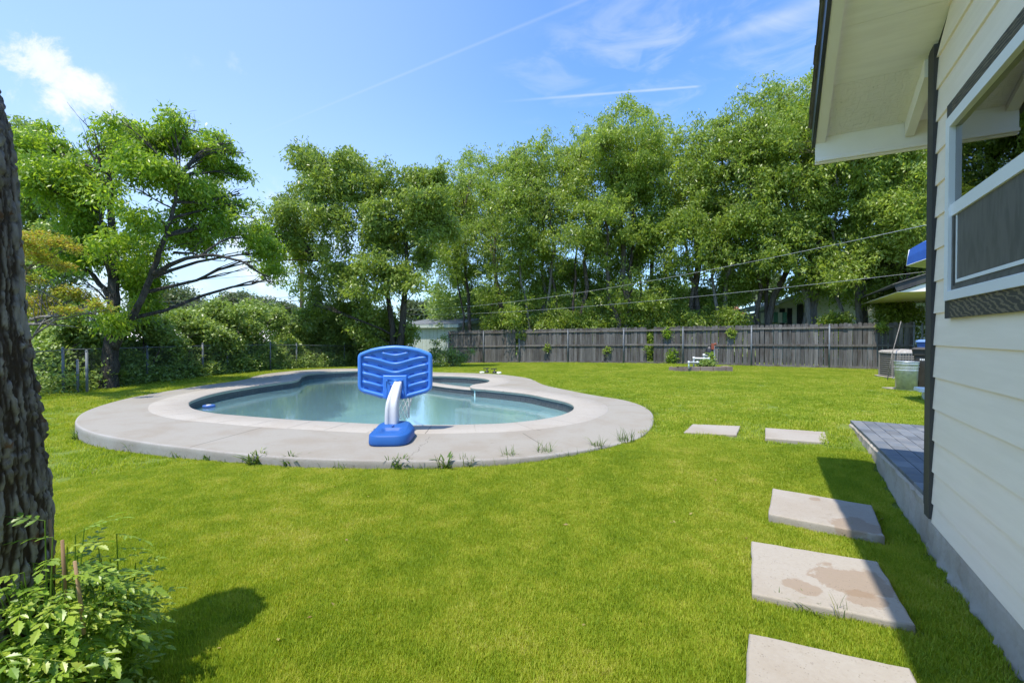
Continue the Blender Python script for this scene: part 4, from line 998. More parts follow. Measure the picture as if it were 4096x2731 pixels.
for k in range(-nst, len(Q)):
    for sg in (0, 1):
        ia, ib = (k, k+nst) if sg == 0 else (k+nst, k)
        i0, i1 = max(0, min(len(Q)-1, ia)), max(0, min(len(Q)-1, ib))
        if i0 == i1: continue
        za = HH*(i0-ia)/(ib-ia); zb = HH*(i1-ia)/(ib-ia)
        p, q = Q[i0], Q[i1]; m_.tube([(*p, gz(*p)+.03+za), (*q, gz(*q)+.03+zb)], .0008, 3, False)
cm = m_.build('chain_link', M['post'], clf, True); tag(cm, kind='stuff')

# ------------------------------------------------ shed
SH = (-3.43, 29.0)
gsh = gz(*SH) - .1
shed = thing('garden_shed', 'pale green shed with grey shingle roof behind the fence end', 'shed', (SH[0], SH[1], gsh), FRZ)
LW, DP = 4.5, 3.35; zlow, zhi = 2.16-gsh, 2.75-gsh
m_ = MB(); m_.hexa([(-LW,0,0),(0,0,0),(0,DP,0),(-LW,DP,0),(-LW,0,zlow-.05),(0,0,zlow-.05),(0,DP,zhi-.05),(-LW,DP,zhi-.05)]); m_.build('wall', M['shed'], shed)
for k in range(15): m_ = MB(); x_ = -LW+.15+k*.305; m_.box(x_, x_+.03, -.012, -.001, .05, zlow-.07); m_.build('batten', M['shed'], shed)
for k in range(11):
    y_ = .15+k*.305; m_ = MB(); m_.box(.001, .012, y_, y_+.03, .05, zlow-.1+(zhi-zlow)*y_/DP); m_.build('batten', M['shed'], shed)
ov = .28
m_ = MB(); m_.box(-LW-ov, ov, -ov-.02, -ov, zlow-.24, zlow-.03); m_.build('fascia', M['shed'], shed)
def zr(y): return zlow - .03 + (zhi-zlow)*(y+ov)/(DP+2*ov)
m_ = MB(); m_.hexa([(ov,-ov+.001,zr(-ov)-.21),(ov+.02,-ov+.001,zr(-ov)-.21),(ov+.02,DP+ov,zr(DP+ov)-.21),(ov,DP+ov,zr(DP+ov)-.21),(ov,-ov+.001,zr(-ov)),(ov+.02,-ov+.001,zr(-ov)),(ov+.02,DP+ov,zr(DP+ov)),(ov,DP+ov,zr(DP+ov))]); m_.build('fascia', M['shed'], shed)
rs = tag(place('roof', None, shed))
for r_ in range(14):
    ya = -ov-.03 + r_*(DP+2*ov+.04)/14; yb = ya + (DP+2*ov+.04)/14 + .03
    m_ = MB(); m_.hexa([(-LW-ov-.02,ya,zr(ya)+.004),(ov+.04,ya,zr(ya)+.004),(ov+.04,yb,zr(yb)+.002),(-LW-ov-.02,yb,zr(yb)+.002),(-LW-ov-.02,ya,zr(ya)+.03),(ov+.04,ya,zr(ya)+.03),(ov+.04,yb,zr(yb)+.008),(-LW-ov-.02,yb,zr(yb)+.008)]); m_.build('shingle_course', M['shed_shingle'], rs)

# ------------------------------------------------ neighbour's house, carport and dish
NB_ = (15.1, 27.0)
nb = thing('neighbour_house', 'pale neighbouring house with barred windows behind the fence', 'house', (*NB_, 0), FRZ)
def nd(sx): return fd(sx, NB_)
def nz(sx, sy): d_ = nd(sx); Y_2 = NB_[1]-UX*d_; return EYE + (1342-sy)*Y_2/FPX
m_ = MB(); L_ = 11.; e0, pk_ = 3.05, 5.2
m_.prism([(0,0),(L_,0),(L_,e0+.2),(L_*.5,pk_),(0,e0)], .02, 6.5, 'y'); m_.build('wall', M['nb_wall'], nb)
for k in range(9):
    z = .25+k*.38; m_ = MB(); z2 = min(z+.37, e0-.02) 
    if z < e0-.1: m_.box(0, L_, -.004, .018, z, z2); m_.build('siding_board', M['nb_wall'], nb)
for (xa, xb, yt) in [(3118,3138,1235),(3149,3167,1234),(3187,3213,1216)]:
    a, b = nd(xa), nd(xb); zt = nz(xa, yt); w_o = tag(place('window', None, nb))
    m_ = MB(); m_.box(a-.05, b+.05, -.035, -.006, 1.1, zt+.05); m_.build('frame', M['nb_wall'], w_o)
    m_ = MB(); m_.box(a, b, -.040, -.036, 1.15, zt); m_.build('pane', M['dark'], w_o)
    for q in range(5): m_ = MB(); x_ = a+(b-a)*q/4; m_.tube([(x_,-.12,1.1),(x_,-.12,zt+.05)], .012, 5); m_.build('bar', M['black'], w_o)
    for z in (1.3, zt-.1): m_ = MB(); m_.tube([(a,-.12,z),(b,-.12,z)], .012, 5); m_.build('bar', M['black'], w_o)
sl_ = (pk_-e0)/(L_*.5)
m_ = MB(); m_.hexa([(-.7,-.5,e0-.7*sl_+.0),(L_*.5,-.5,pk_+.0),(L_*.5,7,pk_),(-.7,7,e0-.7*sl_),(-.7,-.5,e0-.7*sl_+.22),(L_*.5,-.5,pk_+.22),(L_*.5,7,pk_+.22),(-.7,7,e0-.7*sl_+.22)]); m_.build('roof', M['nb_trim'], nb)
m_ = MB(); m_.hexa([(L_*.5+.001,-.5,pk_),(L_+.7,-.5,e0-.5*sl_),(L_+.7,7,e0-.5*sl_),(L_*.5+.001,7,pk_),(L_*.5+.001,-.5,pk_+.22),(L_+.7,-.5,e0-.5*sl_+.22),(L_+.7,7,e0-.5*sl_+.22),(L_*.5+.001,7,pk_+.22)]); m_.build('roof', M['nb_trim'], nb)
a = nd(3062)
for k in range(6): m_ = MB(); m_.box(a-.25+k*.22, a-.04+k*.22, -.3-.05*(k%2), -.28, 2.15, 2.75); m_.build('awning_panel', M['awning'] if k % 2 else M['nb_wall'], nb)
for q, (x_, z) in enumerate([(nd(3098), 3.12), (nd(3110), 3.15)]):
    m_ = MB(); m_.lathe([(0,0),(.05,.0),(.07,-.12),(0,-.13)], 12); o = m_.build('floodlight', M['whitepaint'], nb); o.location = (x_, -.62, z+.05); o.rotation_euler = (R(50), R(-20+40*q), 0)
p = atY(3188, 1145, 27.5); dsh = thing('satellite_dish', 'grey satellite dish above the neighbouring roof', 'satellite dish', tuple(p), R(-150))
m_ = MB(); m_.lathe([(0,0),(.2,.02),(.38,.08),(.48,.14),(.48,.15),(.38,.09),(.2,.03),(0,.01)], 24); o = m_.build('reflector', M['galv'], dsh); o.rotation_euler = (R(62), 0, 0)
m_ = MB(); m_.tube([(0,.05,0),(0,.15,-.5),(0,.15,-1.2)], .03, 8); m_.build('mast', M['galv'], dsh); m_ = MB(); m_.tube([(0,0,-.3),(0,-.5,.05)], .015, 6); m_.build('arm', M['galv'], dsh)
A_, B_ = atY(2868, 1262, 28.5), atY(3062, 1240, 27.5)
cp = thing('carport', 'carport hung with a sagging grey tarp behind the fence', 'carport', (A_.x, A_.y, 0))
rows = []; g = np.random.default_rng(2)
for i in range(25):
    t_ = i/24; row = []
    for j in range(12):
        q = j/11; p = A_.lerp(B_, t_); sag = .12*math.sin(math.pi*t_)*(1-q); fold = .05*math.sin(9*t_*(1.2-q)+3*q)*q + .03*math.sin(23*t_+4*q)
        row.append((p.x, p.y-.12*q+fold, (p.z-sag)*(1-q) + .7*q))
    rows.append(row)
m_ = MB(); m_.strip(rows); m_.build('tarp', M['tarp'], cp, True)
for k in range(14):
    t0, t1 = k/14, (k+1)/14-.004; p, q = A_.lerp(B_, t0), A_.lerp(B_, t1); m_ = MB(); yo = .02*(k % 2)
    h0, h1 = -.02+.42*t0, -.02+.42*t1
    m_.hexa([(p.x,p.y-yo+.05,p.z+.0),(q.x,q.y-yo+.05,q.z+.0),(q.x,q.y+.09,q.z),(p.x,p.y+.09,p.z),(p.x,p.y-yo+.05,p.z+.05+h0),(q.x,q.y-yo+.05,q.z+.05+h1),(q.x,q.y+.09,q.z+.05+h1),(p.x,p.y+.09,p.z+.05+h0)]); m_.build('roof_sheet', M['nb_trim'], cp, True)
for p in (A_, B_): m_ = MB(); m_.tube([(p.x, p.y+.03, 0), (p.x, p.y+.03, p.z)], .04, 8); m_.build('post', M['galv'], cp, True)
p = atY(2790, 1262, 38); rb = thing('tiled_house', 'reddish tiled roof glimpsed between the tree trunks behind the fence', 'house', (p.x, p.y, 0))
m_ = MB(); m_.box(-4.2, 4.2, 0, 6, -.3, p.z-.3); m_.build('wall', M['nb_wall'], rb)
for k in range(10):
    y0_, y1_ = -.5+k*.35, -.5+(k+1)*.35+.04; m_ = MB(); z0_, z1_ = p.z-.45+k*.14, p.z-.45+(k+1)*.14; m_.hexa([(-4.6,y0_,z0_),(4.6,y0_,z0_),(4.6,y1_,z1_),(-4.6,y1_,z1_),(-4.6,y0_,z0_+.06),(4.6,y0_,z0_+.06),(4.6,y1_,z1_+.03),(-4.6,y1_,z1_+.03)]); m_.build('tile_course', M['brickroof'], rb)
# a low pale house beyond the left fence
p = atY(640, 1405, 27); lh = thing('low_house', 'low pale house glimpsed through the shrubs at the left', 'house', (p.x, p.y, -.6), R(14))
m_ = MB(); m_.box(-6.5, 6.5, 0, 6, 0, 1.6); m_.build('wall', M['nb_trim'], lh)
m_ = MB(); m_.hexa([(-7,-.6,1.62),(7,-.6,1.62),(7,3,2.3),(-7,3,2.3),(-7,-.6,1.74),(7,-.6,1.74),(7,3,2.42),(-7,3,2.42)]); m_.build('roof', M['soffit'], lh)
for x_ in (-4, -1, 2.4): m_ = MB(); m_.box(x_, x_+1, -.02, -.002, .5, 1.3); m_.build('window', M['dark'], lh)

# ------------------------------------------------ own rear wing roof
p = atY(3588, 1166, 15.0)
wg = thing('rear_wing', 'dark-edged roof corner of the rear wing beside the umbrella', 'building', (p.x, p.y, 0), FRZ)
ez = p.z; w_ = 4.5; rise = .36
m_ = MB(); m_.hexa([(0,0,ez),(w_,0,ez+rise*w_*1.0),(w_,.05,ez+rise*w_),(0,.05,ez),(-.08,0,ez+.22),(w_,0,ez+.22+rise*w_),(w_,.05,ez+.22+rise*w_),(-.08,.05,ez+.22)]); m_.build('rake_fascia', M['trim_dark'], wg)
m_ = MB(); m_.hexa([(-.12,-.05,ez+.222),(w_,-.05,ez+.222+rise*w_),(w_,7,ez+.222+rise*w_),(-.12,7,ez+.222),(-.12,-.05,ez+.25),(w_,-.05,ez+.25+rise*w_),(w_,7,ez+.25+rise*w_),(-.12,7,ez+.25)]); m_.build('roof', M['shingle'], wg)
m_ = MB(); m_.box(.02, w_, .051, 6.9, ez-.02, ez+.0); m_.build('soffit', M['cream'], wg)
m_ = MB(); m_.box(2.4, w_, .6, 6.5, 0, ez-.021); m_.build('wall', M['siding'], wg)
m_ = MB(); m_.prism([(.1,ez+.001),(w_,ez+.001),(w_,ez+rise*w_)], .06, .10, 'y'); m_.build('gable_board', M['cream'], wg)

# ------------------------------------------------ utility poles and cables
up = thing('utility_pole', 'tall wooden utility pole behind the tree left of the shed', 'utility pole', (*tuple(atY(1208, 1342, 36))[:2], -.6))
m_ = MB(); m_.tube([(0,0,0),(0,0,5),(0,0,10.2)], [.17,.15,.12], 12); m_.build('pole', M['pole'], up); m_ = MB(); m_.box(-1.1,1.1,-.16,-.05,9.2,9.32); m_.build('crossarm', M['pole'], up)
up2p = atY(1002, 1192, 58); up2 = thing('utility_pole', 'short reddish utility pole before the far round trees', 'utility pole', (up2p.x, up2p.y, -.6))
m_ = MB(); m_.tube([(0,0,0),(0,0,up2p.z+.6)], [.2,.17], 10); m_.build('pole', M['pole'], up2)
def cable(P, Q, sag, r, mat, label, n=24):
    P, Q = Vector(P), Vector(Q); m_ = MB(); m_.tube([P.lerp(Q, i/n) - Vector((0,0,4*sag*(i/n)*(1-i/n))) for i in range(n+1)], r, 5)
    o = m_.build('overhead_cable', mat); tag(o, label, 'cable', 'overhead cables'); return o
pb = up.location; pu = lambda sy: Vector((pb.x, pb.y-.16, atY(1208, sy, 36).z))
cable(pu(1188), atY(-500, 1246, 28), .0, .016, M['wire'], 'upper of three dark cables running left from the utility pole, above the hedge')
cable(pu(1203), atY(-500, 1262, 28), .0, .020, M['wire'], 'middle of three dark cables running left from the utility pole, above the hedge')
cable(pu(1229), atY(-500, 1318, 28), .0, .034, M['wire'], 'thickest and lowest dark cable running left from the utility pole')
cable(pu(1090), atY(-500, 1215, 28), .0, .012, M['wire'], 'thin single cable crossing open sky between pecan tree and pole')
e_ = [atY(2100, 1268, 52), atY(2100, 1288, 52), atY(2100, 1310, 52)]
cable(pu(1190), e_[0], .2, .022, M['wire'], 'top dark cable sloping right from the pole behind the shed')
cable(pu(1206), e_[1], .2, .026, M['wire'], 'middle dark cable sloping right from the pole behind the shed')
cable(pu(1232), e_[2], .2, .034, M['wire'], 'thick dark cable sloping right from the pole just above the hedge')
cable((pb.x, pb.y, 4.3), atY(3760, 888, 9), 1.25, .0045, M['wire_lt'], 'upper pale service cable crossing before the tall trees to the house')
cable((pb.x, pb.y, 3.6), atY(3760, 1080, 9), .72, .004, M['wire_lt'], 'lower pale service cable crossing before the tall trees to the house')

# ------------------------------------------------ things by the right end of the fence
g = np.random.default_rng(4)
p = onz(3632, 1519, .10); ac = thing('air_conditioner', 'grey air conditioner unit by the right end of the fence', 'air conditioner', (p.x+.12, p.y+.35, gz(p.x, p.y)+.0), R(-12))
m_ = MB(); m_.box(-.50, .50, -.50, .50, 0, .06, .01); m_.build('pad', M['found'], ac)
def rsq(w, r=.12): return rrect(-w, w, -w, w, r, 5)
m_ = MB(); P = rsq(.425); m_.strip([[(x,y,.065),(x,y,.76)] for x, y in P], True); m_.build('coil', M['black'], ac)
for k in range(11): m_ = MB(); z = .09+k*.064; P = rsq(.445); Q = rsq(.430); m_.strip([[(a[0],a[1],z),(a[0],a[1],z+.02),(b[0],b[1],z+.026)] for a, b in zip(P, Q)], True, False); m_.build('louvre', M['acgrey'], ac)
P = rsq(.452)
for k in range(0, len(P)):
    x, y = P[k]
    m_ = MB(); m_.box(x-.008, x+.008, y-.008, y+.008, .06, .78); m_.build('guard_bar', M['acgrey'], ac)
for sx in range(-4, 5):
    for sy in (-.45, .45):
        m_ = MB(); m_.box(sx*.075-.006, sx*.075+.006, sy-.006, sy+.006, .06, .78); m_.build('guard_bar', M['acgrey'], ac)
m_ = MB(); P = rsq(.46); Q = rsq(.40, .1); m_.strip([[(a[0],a[1],.77),(a[0],a[1],.82),(b[0],b[1],.85),(b[0]*.55,b[1]*.55,.86)] for a, b in zip(P, Q)], True); m_.build('top_cover', M['actop'], ac)
for k in range(5): m_ = MB(); r_ = .08+k*.075; m_.tube([(r_*math.cos(a), r_*math.sin(a), .865+.02*math.cos(r_*5)) for a in np.linspace(0, 2*math.pi, 25)], .007, 5, False); m_.build('fan_guard_ring', M['actop'], ac)
p = onz(3590, 1556, .12); fs_ = thing('flat_stone', 'flat pale stone lying in the grass before the air conditioner', 'stone', (p.x, p.y, gz(p.x,p.y)))
m_ = MB(); m_.prism(rrect(-.28,.30,-.16,.16,.05), 0, .035, 'z'); m_.build('slab', M['slab'], fs_)
p = onz(3657, 1567, .12); tcx = thing('metal_trash_can', 'ribbed galvanised trash can in front of the air conditioner', 'trash can', (p.x, p.y+.22, gz(p.x,p.y)))
nseg = 72; prof = [(.185,0),(.188,.012),(.190,.06),(.196,.07),(.191,.08),(.200,.27),(.208,.28),(.208,.30),(.202,.31),(.213,.47),(.221,.48),(.221,.50),(.215,.51),(.226,.62),(.232,.63),(.232,.65),(.228,.66),(.234,.68),(.240,.69),(.238,.70),(.228,.70)]
rows = []
for k in range(nseg):
    a = 2*math.pi*k/nseg; fl_r = .0045*math.cos(k/nseg*2*math.pi*24)
    rows.append([((r+(fl_r if .08 < z < .62 and abs(z-.29) > .03 and abs(z-.49) > .03 else 0))*math.cos(a), (r+(fl_r if .08 < z < .62 and abs(z-.29) > .03 and abs(z-.49) > .03 else 0))*math.sin(a), z) for r, z in prof])
m_ = MB(); m_.strip(rows, True); m_.lathe([(.225,.695),(.20,.05),(0,.04)], 36); m_.build('body', M['galv_can'], tcx)
for sgn in (1, -1): m_ = MB(); m_.tube([(sgn*.232,-.05,.58),(sgn*.27,-.05,.56),(sgn*.27,.05,.56),(sgn*.232,.05,.58)], .007, 6); m_.build('handle', M['galv'], tcx)
def wheelie(name, label, loc, rz, w, d, h, mat, lidmat, tilt=0):
    t_ = thing(name, label, 'wheelie bin', loc, rz, 'wheeled bins behind the house corner')
    m_ = MB(); sec = [(.0, .72), (.12, .74), (.62, .90), (.80, .95), (.82, 1.04), (.93, 1.08), (.95, 1.10)]
    rws = []
    base = rrect(-w/2, w/2, -d/2, d/2, .05, 4)
    for (x, y) in base: rws.append([(x*s, y*s - .02*(1-z), z*h) for z, s in sec])
    m_.strip(rws, True, False); m_.build('body', mat, t_)
    m_ = MB(); P = rrect(-w*.56, w*.56, -d*.60, d*.56, .05, 4); Q = rrect(-w*.48, w*.48, -d*.5, d*.48, .05, 4)
    m_.strip([[(a[0],a[1],h*.95),(a[0],a[1],h*.975),(b[0],b[1],h*1.0)] for a, b in zip(P, Q)], True); m_.add([(b[0],b[1],h) for b in Q], [tuple(range(len(Q)))]); m_.build('lid', lidmat, t_)
    for sgn in (1, -1): m_ = MB(); m_.tube([(sgn*(w*.36), d*.42, .12), (sgn*(w*.46), d*.42, .12)], .12, 18); m_.build('wheel', M['black'], t_)
    m_ = MB(); m_.tube([(-w*.3, d*.62, h*.9), (w*.3, d*.62, h*.9)], .018, 8); m_.build('handle', mat, t_)
    # small white letter marks, too small to read
    for q in range(8): m_ = MB(); x_ = -.12+q*.032; m_.box(x_, x_+.02, -d*.46-.0, -d*.46+.002, h*.70, h*.70+.045); o = m_.build('letter_mark', M['whitepaint'], t_); o.rotation_euler = (0,0,0); o.location = (0, -.012, 0)
    return t_
p = onz(3716, 1560, .12)
wheelie('wheelie_bin', 'dark brown-black wheeled bin beside the galvanised trash can', (p.x-.02, p.y-.02, gz(p.x,p.y)), R(-52), .50, .56, 1.02, M['bin_black'], M['bin_black'])
p = onz(3762, 1556, .12)
wheelie('wheelie_bin', 'blue wheeled bin with pale lid, partly hidden by the house corner', (p.x+.0, p.y+.15, gz(p.x,p.y)), R(-52), .56, .62, 1.20, M['bin_blue'], M['bin_lid'])
p = onz(3712, 1600, .12); bn = thing('low_bench', 'low white step with dark underside peeking past the house corner', 'step', (p.x+.14, p.y, gz(p.x,p.y)), FRZ)
m_ = MB(); m_.box(-.28, .5, -.2, .25, .17, .235, .004); m_.build('top', M['whitepaint'], bn)
m_ = MB(); m_.box(-.10, .45, -.12, .2, 0, .169); m_.build('support', M['black'], bn); m_ = MB(); m_.box(-.16, -.102, -.14, .2, 0, .169); m_.build('leg', M['whitepaint'], bn)
a_, b_ = atY(3567, 1420, 13.3), atY(3604, 1285, 13.9); stk = thing('garden_stake', 'thin leaning green stake behind the air conditioner', 'stake', tuple(a_)); stk.location.z = gz(a_.x, a_.y)
m_ = MB(); m_.tube([Vector((a_.x-.12, a_.y, gz(a_.x,a_.y))), a_, b_], .012, 6); m_.build('rod', M['bark_pale'], stk, True)
# umbrella corner, blue outside and white inside
U0 = atY(3638, 1000, 7.6); Ru = 1.35; zt_, zb_ = 3.04, 2.74
um = thing('patio_umbrella', 'blue and white patio umbrella peeking past the house corner', 'umbrella', (8.46, 7.8, 0), R(0))
def urim(k, r, z, sub=6):
    a0, a1 = 2*math.pi*k/8, 2*math.pi*(k+1)/8; out = []
    for q in range(sub+1):
        t_ = q/sub; x = r*((1-t_)*math.cos(a0+math.pi)+t_*math.cos(a1+math.pi)); y = r*((1-t_)*math.sin(a0+math.pi)+t_*math.sin(a1+math.pi)); out.append((x, y, z+.03*math.sin(math.pi*t_)))
    return out
for k in range(8):
    for nm, mt, dr in (('canopy_panel', M['cloth_blue'], 0), ('lining_panel', M['cloth_white'], -.004)):
        m_ = MB(); m_.strip([[(x*f, y*f, z + (1-f)*.72 + dr*1.5) for x, y, z in urim(k, Ru+dr, zt_)] for f in (1, .75, .5, .25, .02)], smooth=False)
        m_.strip([urim(k, Ru+dr, zt_+dr*1.5), [(x*1.02, y*1.02, z - .5*(zt_-zb_)) for x, y, z in urim(k, Ru+dr, zt_)], [(x*1.03, y*1.03, z-(zt_-zb_)-.03*math.sin(math.pi*i/6)) for i, (x, y, z) in enumerate(urim(k, Ru+dr, zt_))]], smooth=False)
        m_.build(nm, mt, um)
m_ = MB()
for k in range(8): m_.tube([(x*1.031, y*1.031, z-(zt_-zb_)-.03*math.sin(math.pi*i/6)) for i, (x, y, z) in enumerate(urim(k, Ru, zt_))], .007, 5); m_.tube([urim(k, Ru+.003, zt_)[0], (urim(k, Ru, zt_)[0][0]*1.031, urim(k, Ru, zt_)[0][1]*1.031, zb_)], .007, 5)
m_.build('piping', M['whitepaint'], um)
m_ = MB(); m_.tube([(0,0,.1),(0,0,zt_+.75)], .022, 10); m_.build('pole', M['galv'], um); m_ = MB(); m_.lathe([(.26,gz(8.46,7.8)),(.26,.2),(.05,.25),(0,.25)], 20); m_.build('stand', M['black'], um)

# ------------------------------------------------ planter with pool pipes
PY = 16.7
def wx(sx, Y): return (sx-2048)/FPX*Y
gp = gz(7.2, PY)
pl = thing('planter', 'low planter border of concrete blocks against the fence', 'planter', (wx(2755, PY), PY, gp))
for k, (a, b) in enumerate([(2755,2801),(2804,2852),(2855,2903)]):
    m_ = MB(); x0, x1 = wx(a, PY)-wx(2755, PY), wx(b, PY)-wx(2755, PY); m_.box(x0, x1, 0, .14, -.05, .17, .006); m_.build('block', M['block'], pl)
m_ = MB(); x0, x1 = wx(2906, PY)-wx(2755, PY), wx(2931, PY)-wx(2755, PY); m_.box(x0, x1, -.02, .45, -.05, .18, .006); m_.build('block', M['block'], pl)
for k, sx in enumerate((2746, 2727, 2710, 2699)):
    m_ = MB(); P = [(-.085,-.05),(.085,-.05)] + [(.085*math.cos(a), .10+.06*math.sin(a)) for a in np.linspace(0, math.pi, 9)]
    m_.prism(P, 0, .05, 'y'); o = m_.build('scalloped_edging', M['block'], pl); o.location = (wx(sx, PY)-wx(2755, PY), .04+.14*k*k*.25, 0); o.rotation_euler = (0, 0, R(-8*k))
m_ = MB(); m_.box(-.1, 1.35, .145, .95, -.05, .12); m_.build('soil', M['mulch'], pl)
def tubeobj(pts, r, label, name='pool_pipe', cat='pipe', group='white pool pipes'):
    t_ = thing(name, label, cat, tuple(pts[0]), 0, group); m_ = MB()
    fine = [pts[0]]
    for a, b, c in zip(pts[:-2], pts[1:-1], pts[2:]):
        a, b, c = Vector(a), Vector(b), Vector(c); fine += [b+(a-b).normalized()*.05, b+((a-b).normalized()+(c-b).normalized())*.015, b+(c-b).normalized()*.05]
    fine.append(pts[-1]); m_.tube(fine, r, 10); m_.build('pipe', M['pvc'], t_, True)
    for b in pts[1:-1]:
        b = Vector(b); m_ = MB()
        m_.lathe([(0,-.05),(r*1.35,-.045),(r*1.45,0),(r*1.35,.045),(0,.05)], 10); o = m_.build('elbow', M['pvc'], t_); o.location = b - t_.location
    return t_
A2 = lambda sx, sy, Y=17.0: tuple(atY(sx, sy, Y))
tubeobj([A2(2775,1466), A2(2775,1432), A2(2836,1434), A2(2836,1452)], .030, 'tall white pool pipe arch standing over the planter plant')
tubeobj([A2(2755,1474,16.6), A2(2755,1449,16.6), A2(2790,1449,16.9), A2(2845,1453,17.3)], .026, 'low white pool pipe at the left of the planter')
tubeobj([A2(2816,1465,17.3), A2(2816,1420,17.3), A2(2832,1426,17.4)], .034, 'short upright white pool pipe beside the black filter tank')
p = atY(2837, 1470, 17.65); ft = thing('filter_tank', 'black pool filter tank standing in the planter', 'pool filter', (p.x, p.y, gp))
m_ = MB(); m_.lathe([(0,.0),(.14,.02),(.145,.1),(.145,.52),(.152,.53),(.152,.56),(.145,.57),(.145,.70),(.13,.80),(.09,.87),(.05,.89),(.05,.92),(0,.925)], 28); m_.build('tank', M['black'], ft)
m_ = MB(); m_.tube([(.05*math.cos(a), .05*math.sin(a), .925) for a in np.linspace(0, 6.28, 13)], .012, 5, False); m_.build('knob', M['black'], ft)
p = atY(2857, 1465, 17.5); ms = thing('meter_stake', 'thin metal stake carrying a rusty red box beside the filter tank', 'stake', (p.x, p.y, gp))
m_ = MB(); m_.box(-.012, .012, -.012, .012, 0, 1.02); m_.build('stake', M['galv'], ms)
m_ = MB(); m_.box(-.11, -.014, -.03, .03, .78, 1.0, .005); m_.build('box', M['red_box'], ms); m_ = MB(); m_.lathe([(.0,-.01),(.045,-.01),(.045,.01),(0,.01)], 14); o = m_.build('reflector', M['red_box'], ms); o.location = (.03, -.02, .98); o.rotation_euler = (R(90), 0, 0)
# two valves on the grass behind the pool
for sx, sy, lab in [(1948, 1495, 'left one of two black-handled pool valves in the grass'), (1978, 1497, 'right one of two black-handled pool valves in the grass')]:
    p = onz(sx, sy, .1); v = thing('pool_valve', lab, 'valve', (p.x, p.y, gz(p.x, p.y)), R(15), 'black-handled pool valves')
    m_ = MB(); m_.lathe([(.0,0),(.07,0),(.07,.05),(.05,.09),(0,.09)], 16); m_.build('body', M['black'], v)
    m_ = MB(); m_.lathe([(.02,.09),(.02,.16),(0,.16)], 10); m_.build('stem', M['black'], v)
    m_ = MB(); m_.box(-.13, .08, -.018, .018, .155, .185, .004); m_.build('handle', M['black'], v)
    m_ = MB(); m_.lathe([(.09,0),(.09,.04),(.06,.065),(0,.07)], 16, (-.17 if 'left' in lab else .16, .02)); m_.build('pipe_cap', M['pvc'], v)
